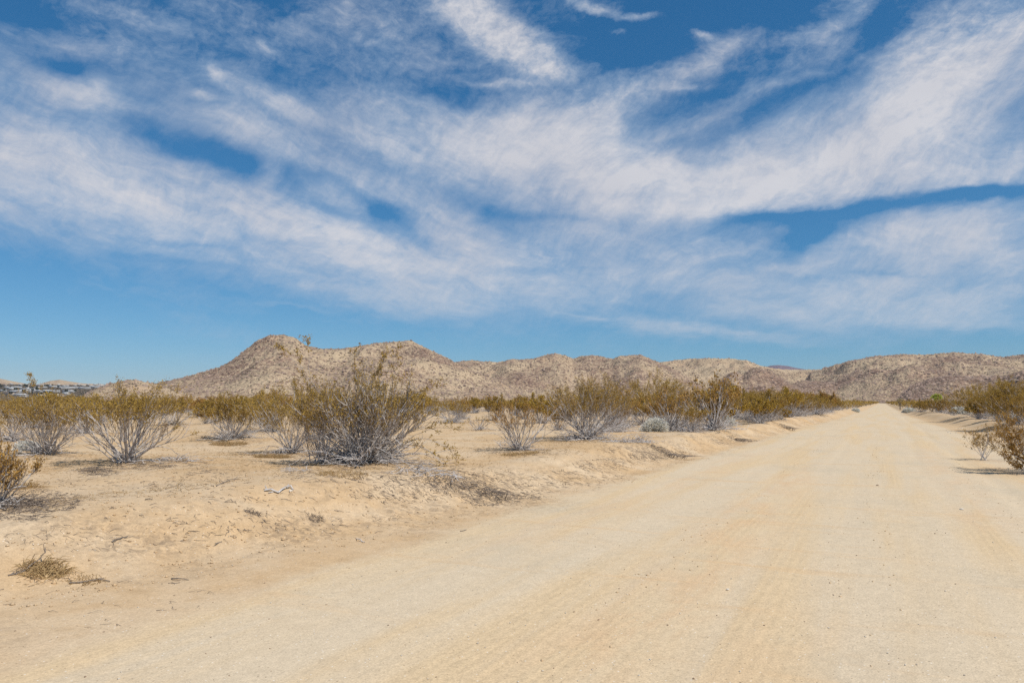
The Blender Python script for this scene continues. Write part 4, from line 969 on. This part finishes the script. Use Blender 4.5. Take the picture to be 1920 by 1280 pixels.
hs = [(28, 736.5, 1, 0), (34, 736, 1, 0), (44, 735, 1, 0), (66, 734.5, 0, 0), (74, 735, 0, 0), (83, 734.5, 1, 0), (92, 735, 1, 0), (98, 735, 1, 0), (40, 743.5, 1, 0), (46, 743, 0, 0), (78, 745.5, 0, 0), (86, 745, 1, 0), (94, 744, 1, 0), (104, 743.5, 1, 1),
      (128, 735, 1, 0), (134, 735.2, 0, 0), (124, 740, 0, 0), (13, 727.5, 0, 0), (20, 730, 1, 0), (24, 731, 0, 1), (31, 727.5, 1, 0), (48, 731, 1, 0), (55, 730, 0, 0), (60, 732, 2, 0), (52, 727, 2, 0), (70, 728, 0, 1), (78, 727.3, 1, 0), (100, 726, 1, 0), (106, 726, 0, 0), (112, 727, 2, 0), (120, 725, 0, 0), (126, 724.5, 2, 0),
      (123, 729, 1, 0), (133, 728.5, 1, 0), (139, 728, 1, 0), (141, 724, 2, 0), (152, 728.5, 1, 0), (160, 729, 1, 0), (157, 724, 0, 1), (165, 722, 2, 0), (172, 725, 0, 0), (180, 727, 1, 0), (178, 721.5, 0, 0), (186, 721, 2, 0), (190, 724, 1, 0), (198, 722, 0, 0), (204, 721, 2, 0), (21, 720.5, 1, 0), (10, 723, 2, 1), (38, 722.5, 0, 0), (75, 723, 1, 0), (83, 723, 2, 0), (6, 734, 0, 0), (56, 724, 0, 1), (94, 723, 0, 0), (110, 722.5, 2, 0), (148, 721.6, 2, 0), (16, 740, 1, 1)]
r_ = random.Random(5)
SPEC = {13: 'tan-walled long house at the right end of the lowest row of the far settlement'}
nh = 0
for i, (px, py, kd, tan) in enumerate(hs):
    g = vhit(px, py)
    if not g: continue
    w, rf, wins = KINDS[kd]
    t = empty('house', (g[0], g[1], g[2] + .4), YAW + r_.gauss(0, .35), (r_.uniform(.85, 1.15), 1, r_.uniform(.9, 1.15)))
    tag(t, SPEC.get(i, 'tan-walled house among the paler ones of the far settlement' if tan else 'small pale-roofed house on the far slope at the left of the hills'), 'house', 'far houses on the slope at the left')
    ow = add('wall', w, t); orf = add('roof', rf, t)
    if tan: ow.material_slots[0].link = 'OBJECT'; ow.material_slots[0].material = M_WALLT; orf.material_slots[0].link = 'OBJECT'; orf.material_slots[0].material = M_ROOFB if r_.random() < .5 else M_ROOFW
    for wm in wins: add('window', wm, t)
# trees between the houses
def far_tree(seed):
    r = np.random.default_rng(seed); n = 420; u_ = r.normal(size=(n, 3)); u_ /= np.linalg.norm(u_, axis=1, keepdims=True)
    C = u_ * (r.uniform(.4, 1, (n, 1)) ** .6) * np.array([2.6, 2.6, 2.2]) + np.array([0, 0, 4.2]) + .5 * np.sin(u_ * 5)
    V, F = quads(C, r.normal(size=(n, 3)), np.full(n, .32), np.full(n, .5))
    tr = []; rr = random.Random(seed); p_, d_ = grow(rr, (0, 0, -.5), (0, 0, 1), 3.6, 4, .28, .14, 0, .05, tr)
    for k_ in range(5): grow(rr, p_[-1], bend(rr, (0, 0, 1), .8), 1.8, 3, .1, .04, 0, .1, tr)
    V2, F2 = tubes(tr)
    return make_mesh('far_tree_crown', V, [F], M_TREE), make_mesh('far_tree_trunk', V2, [F2], M_TRUNK)
FT = [far_tree(1), far_tree(2), far_tree(3)]
for i in range(34):
    px, py = [(58, 731), (44, 738), (2, 728), (46, 726), (69, 730), (194, 719.6), (20, 742), (95, 741), (3, 733)][i] if i < 9 else (r_.uniform(0, 205), r_.uniform(721, 744))
    g = vhit(px, py)
    if not g: continue
    t = empty('tree', (g[0], g[1], g[2]), r_.uniform(0, 6), r_.uniform(.9, 1.9)); tag(t, 'small dark green tree between the houses of the far settlement', 'tree', 'far trees among the houses')
    c_, tk = FT[i % 3]; add('crown', c_, t); add('trunk', tk, t)
# valley scrub
r = np.random.default_rng(77); n = 16000; a = r.uniform(az_el(-60, 753)[0], az_el(330, 753)[0], n); d = np.sqrt(r.uniform(1400 ** 2, 4000 ** 2, n)); x = np.sin(a) * d; y = np.cos(a) * d; zg, _, vl = hgrid(x, y)
k_ = vl > .5; x, y, zg = x[k_], y[k_], zg[k_]; n = len(x)
C = np.repeat(np.stack([x, y, zg + .7], 1), 5, 0) + r.normal(size=(n * 5, 3)) * np.array([.9, .9, .4])
V, F = quads(C, r.normal(size=C.shape), np.full(len(C), .7), np.full(len(C), .9)); o = add('valley_shrubbery', make_mesh('valley_shrubbery', V, [F], M_HSHRUB)); tag(o, 'dark scrub between the far houses', 'scrub', kind='stuff')

# ------------------------------------------------------------------ sun and sky
SUN_EL = R(54); SUN_AZ = -YAW + R(128)     # compass-like angle from +Y towards +X; the sun stands to the right, slightly behind
sd = Vector((math.sin(SUN_AZ) * math.cos(SUN_EL), math.cos(SUN_AZ) * math.cos(SUN_EL), math.sin(SUN_EL)))
L = bpy.data.lights.new('sun', 'SUN'); L.energy = 4.55; L.angle = R(.53); L.color = (1.0, .95, .87)
lo_ = bpy.data.objects.new('sun', L); col.objects.link(lo_); lo_.rotation_euler = (-sd).to_track_quat('-Z', 'Y').to_euler(); lo_.location = (0, 0, 50)

w = bpy.data.worlds.new('World'); sc.world = w; w.use_nodes = True; nt = w.node_tree; nt.nodes.clear(); b = NB(nt)
wo = b.n('ShaderNodeOutputWorld'); bg = b.n('ShaderNodeBackground')
sky = b.n('ShaderNodeTexSky', sky_type='NISHITA'); sky.sun_disc = False; sky.sun_elevation = SUN_EL; sky.sun_rotation = SUN_AZ
sky.altitude = 1000; sky.air_density = 1.0; sky.dust_density = .1; sky.ozone_density = 4.0
SKY_STRENGTH = .1
D = b.n('ShaderNodeTexCoord').outputs['Generated']
sep = b.n('ShaderNodeSeparateXYZ'); nt.links.new(D, sep.inputs[0])
az = b.math('ARCTAN2', sep.outputs[0], sep.outputs[1]); el = b.math('ARCSINE', sep.outputs[2])
cv = b.n('ShaderNodeCombineXYZ'); nt.links.new(az, cv.inputs[0]); nt.links.new(el, cv.inputs[1]); P0 = cv.outputs[0]
# plane of the cloud layer, for fine wisps
zc = b.math('ADD', b.math('MAXIMUM', sep.outputs[2], 0.0), .12)
cp = b.n('ShaderNodeCombineXYZ'); nt.links.new(b.math('DIVIDE', sep.outputs[0], zc), cp.inputs[0]); nt.links.new(b.math('DIVIDE', sep.outputs[1], zc), cp.inputs[1]); PL = cp.outputs[0]
def warp(P, src, scale, amt, det=3, rough=.55):
    nz = b.noise(src, scale, det, rough, 0, 'Color')
    o = b.n('ShaderNodeVectorMath', operation='MULTIPLY_ADD'); nt.links.new(b.vmath('SUBTRACT', nz, (.5, .5, .5)), o.inputs[0]); o.inputs[1].default_value = (amt[0], amt[1], 0); nt.links.new(P, o.inputs[2])
    return o.outputs[0]
P1 = warp(P0, PL, 1.3, (.13, .05), 4, .6)
P1 = warp(P1, b.scale(P0, (1, 1.6, 1)), 9, (.055, .032), 8, .66)
BLOBS = [
 (505,318,22,62,30,.34),(600,352,60,16,35,.30),(250,262,70,22,25,.22),(455,205,60,26,70,.22),(350,60,200,16,12,.24),(120,80,120,14,10,.2),(560,60,120,16,-30,.22),(1430,250,160,22,-28,.30),(1500,120,120,16,-28,.22),(1700,90,60,26,-50,.3),(1380,635,150,9,3,.3),(1180,610,110,9,6,.3),(1750,600,180,16,2,.4),
 (60,300,150,62,12,1.0),(250,345,150,50,18,1.0),(430,388,150,42,19,1.0),(580,432,140,36,20,.95),(720,482,150,44,18,.75),(130,410,230,55,10,.62),(420,470,200,36,12,.5),(640,530,240,38,12,.6),(850,545,160,36,3,.65),
 (380,463,80,7,10,-.35),(320,490,110,8,8,-.25),
 (700,232,95,34,12,.8),(860,250,140,50,8,.95),(1020,245,110,60,6,1.0),(1140,300,130,55,12,.95),(990,320,190,40,2,.75),(760,290,80,20,12,.5),
 (1330,345,170,45,-4,.95),(1490,325,140,55,-8,.9),(1640,275,140,75,-20,.95),(1800,250,130,110,-20,.95),(1740,150,110,60,-50,.85),(1880,80,90,80,-50,.7),(1800,325,160,28,-5,.8),(1250,385,180,18,-2,.5),
 (1830,372,95,13,-7,-.9),(1600,395,120,12,-7,-.6),(1420,405,90,14,-6,-.55),(1500,450,28,40,30,-.4),
 (1750,440,150,30,-12,.85),(1870,480,110,55,-5,.75),(1600,480,150,40,-6,.5),(1560,560,260,44,3,.68),(1820,570,160,34,0,.6),(1320,470,120,50,5,.55),(1130,440,110,45,10,.55),(1000,500,160,40,4,.6),(870,420,100,42,25,.6),(1190,530,120,34,-8,.5),(1440,590,150,20,10,.45),
 (1010,392,90,12,5,-.25),(970,505,70,8,-8,-.35),
 (1230,605,90,12,8,.42),(1410,632,110,9,4,.34),(1120,598,70,4,10,.3),(1830,622,120,10,4,.3),(540,575,50,4,10,.22),(690,578,60,5,8,.22),(215,535,24,4,10,.22),
 (850,15,80,28,35,.75),(930,60,80,30,35,.9),(1010,105,60,26,25,.9),(1040,135,45,8,0,.6),(1110,14,55,9,14,.75),(1190,34,34,7,0,.55),(1320,72,17,7,12,.8),(1155,64,22,5,0,.45),(960,45,70,10,20,.4),(945,150,50,4,5,.4),
 (1250,150,110,26,-25,.36),(1130,195,60,30,-35,.45),(1340,105,60,12,-35,.22),(1265,175,26,7,0,.5),(1380,200,120,18,-25,.25),(1450,170,140,6,-18,.15),
 (1530,62,55,18,-30,.55),(1600,12,40,20,-50,.5),
 (270,245,170,30,20,.14),(160,200,80,24,20,.2), (200,90,260,60,14,.22),(440,40,120,30,15,.25),(650,90,180,70,-35,.2),(50,165,110,36,10,.38),(210,178,36,22,35,.4),(330,215,160,20,12,.22),(415,145,14,34,-35,.45),(515,188,46,18,20,.6),(385,193,14,6,25,.5),(490,94,18,6,20,.35),(620,320,130,20,22,.42),(640,370,50,14,25,.35),(470,235,100,24,20,.22),(760,130,120,40,-20,.12),
 (20,20,120,45,20,-.30),(500,70,70,40,30,-.16),(940,190,110,24,10,-.22),(1400,35,130,30,0,-.25),(1480,190,80,26,-25,-.22),(330,262,60,14,25,-.16),(440,300,90,22,12,-.32),(690,388,40,15,0,-.34),(570,322,60,10,22,-.22),(130,140,90,20,0,-.22),(395,90,50,24,50,-.2),(560,165,50,16,0,-.12),(860,172,80,20,5,-.2),(1130,120,60,24,0,-.2),(600,350,46,10,20,-.16),
 (1230,545,90,14,8,-.35),(1560,425,50,16,-25,-.3),(1240,110,60,16,-10,-.15),(110,135,60,16,0,-.18),(1640,60,40,30,-50,-.2),(1640,520,110,6,-5,-.22),(1080,412,110,8,8,-.12),(250,440,120,7,8,-.2),
]
acc = None
for (x_, y_, rx, ry, an, wt) in BLOBS:
    if y_ < 215 and x_ < 800 and wt > 0: wt *= .9
    a0, e0 = az_el(x_, y_); c_, s_ = math.cos(R(an)), math.sin(R(an))
    # local frame: the rotated half-axes carried to azimuth/elevation
    a1, e1 = az_el(x_ + rx * c_, y_ + rx * s_); a2, e2 = az_el(x_ - ry * s_, y_ + ry * c_)
    M = np.array([[a1 - a0, a2 - a0], [e1 - e0, e2 - e0]]); Mi = np.linalg.inv(M)
    dv = b.vmath('SUBTRACT', P1, (a0, e0, 0))
    p = b.vmath('DOT_PRODUCT', dv, (Mi[0, 0], Mi[0, 1], 0), 1); q_ = b.vmath('DOT_PRODUCT', dv, (Mi[1, 0], Mi[1, 1], 0), 1)
    s2 = b.math('MULTIPLY_ADD', p, p, b.math('MULTIPLY', q_, q_))
    g = b.math('POWER', 2.0, b.math('MULTIPLY', s2, -1.0))
    acc = b.math('MULTIPLY', g, wt) if acc is None else b.math('MULTIPLY_ADD', g, wt, acc)
# feathery structure: streaks run down to the right on the left, up to the right on the right
def rot(P, deg, sx, sy):
    o = b.n('ShaderNodeMapping', vector_type='TEXTURE'); nt.links.new(P, o.inputs['Vector']); o.inputs['Rotation'].default_value = (0, 0, R(deg)); o.inputs['Scale'].default_value = (sx, sy, 1)
    return o.outputs[0]
PW = warp(P0, P0, 3.0, (.22, .12), 3, .5)
PW2 = warp(PW, P0, 11, (.05, .04), 4, .6)
fibL = b.noise(rot(PW2, -18, .60, .095), 1.0, 10, .64, .25)
fibR = b.noise(rot(PW2, 26, .55, .10), 1.0, 10, .64, .25)
side = b.ramp(b.math('ADD', az, YAW), -.25, .35)
fib = b.math('ADD', b.math('MULTIPLY', fibL, b.math('SUBTRACT', 1.0, side)), b.math('MULTIPLY', fibR, side))
fine = b.noise(rot(PW2, -6, .17, .032), 1.0, 8, .68, .2)
hair = b.noise(rot(PW2, 50, .060, .010), 1.0, 6, .7, .1)
puff = b.noise(P1, 26, 9, .7, .15)
puff2 = b.math('MULTIPLY', b.math('SUBTRACT', b.noise(b.scale(P1, (1, 1.6, 1)), 55, 7, .68, .1), .5), b.ramp(el, R(19), R(25), 0, .95))
nz = b.math('ADD', puff2, 0.0)
nz = b.math('ADD', b.math('ADD', b.math('ADD', nz, b.math('MULTIPLY', b.math('SUBTRACT', fib, .5), 1.6)), b.math('MULTIPLY', b.math('SUBTRACT', fine, .5), .5)), b.math('ADD', b.math('MULTIPLY', b.math('SUBTRACT', puff, .5), .65), b.math('MULTIPLY', b.math('SUBTRACT', hair, .5), .28)))
accs = b.math('SUBTRACT', 1.0, b.math('POWER', 2.718, b.math('MULTIPLY', b.math('MAXIMUM', acc, -.16), -1.55)))
amp = b.ramp(accs, -.2, .25, .80, 1.0)
dens = b.math('ADD', b.math('MULTIPLY_ADD', nz, amp, accs), b.math('MULTIPLY', b.ramp(el, R(8), R(17)), .04))
op = b.ramp(dens, .0, 1.06, 0, 1.0, False)
op = b.math('MULTIPLY', b.math('POWER', op, 1.22), .95)
op = b.math('MULTIPLY', op, b.ramp(el, R(1.5), R(4.5)))
shade = b.ramp(b.math('ADD', b.math('MULTIPLY', b.noise(P1, 6, 4, .5), .6), b.math('MULTIPLY', fib, .4)), .38, .62)
cc_ = b.mix(b.ramp(dens, .4, 1.05), (.43, .54, .68), (.69, .69, .725))
cc_ = b.mix(b.math('MULTIPLY', shade, .5), cc_, (.55, .555, .61))
# lower down the cloud is seen through more air
cc_ = b.mix(b.ramp(el, R(14), R(3), 0, .6), cc_, (.42, .53, .66))
skc = b.mix(1.0, sky.outputs[0], (SKY_STRENGTH,) * 3, 'MULTIPLY')
# response of the deep blue desert sky, channel by channel
s3 = b.n('ShaderNodeSeparateColor'); nt.links.new(skc, s3.inputs[0]); c3 = b.n('ShaderNodeCombineColor')
for i_, (e_, k_) in enumerate(((1.27, .60), (.87, .665), (.77, .80))):
    nt.links.new(b.math('MULTIPLY', b.math('POWER', b.math('MAXIMUM', s3.outputs[i_], 0.0), e_), k_), c3.inputs[i_])
skc = c3.outputs[0]
final = b.mix(op, skc, cc_)
nt.links.new(final, bg.inputs[0]); bg.inputs[1].default_value = 1.0; nt.links.new(bg.outputs[0], wo.inputs[0])
w.cycles.sampling_method = 'MANUAL'; w.cycles.sample_map_resolution = 512

# ------------------------------------------------------------------ the air
if HAZE > 0:
    hx = 6100.; hz0, hz1 = -9., 240.
    vb = [(x_, y_, z_) for z_ in (hz0, hz1) for y_ in (-hx, hx) for x_ in (-hx, hx)]
    fb = np.array([(0, 2, 3, 1), (4, 5, 7, 6), (0, 1, 5, 4), (2, 6, 7, 3), (0, 4, 6, 2), (1, 3, 7, 5)])
    hm = bpy.data.materials.new('air'); hm.use_nodes = True; hn = hm.node_tree; hn.nodes.clear()
    ho = hn.nodes.new('ShaderNodeOutputMaterial'); pv = hn.nodes.new('ShaderNodeVolumePrincipled')
    pv.inputs['Density'].default_value = HAZE; pv.inputs['Color'].default_value = (.62, .76, .95, 1); pv.inputs['Anisotropy'].default_value = .2
    hn.links.new(pv.outputs[0], ho.inputs['Volume'])
    o = add('haze', make_mesh('haze', vb, [fb], hm)); tag(o, 'thin pale blue desert air', 'haze', kind='stuff')
# ------------------------------------------------------------------ camera
cam = bpy.data.cameras.new('camera'); cam.sensor_width = 36; cam.lens = FPX / 1920 * 36; cam.clip_end = 20000; cam.clip_start = .05
co = bpy.data.objects.new('camera', cam); col.objects.link(co); co.location = (0, 0, CAMZ)
co.rotation_euler = Vector(Fv).to_track_quat('-Z', 'Y').to_euler(); sc.camera = co
sc.view_settings.view_transform = 'Standard'; sc.view_settings.look = 'None'; sc.view_settings.exposure = 0; sc.view_settings.gamma = 1
sc.cycles.max_bounces = 5; sc.cycles.diffuse_bounces = 3; sc.cycles.use_denoising = False
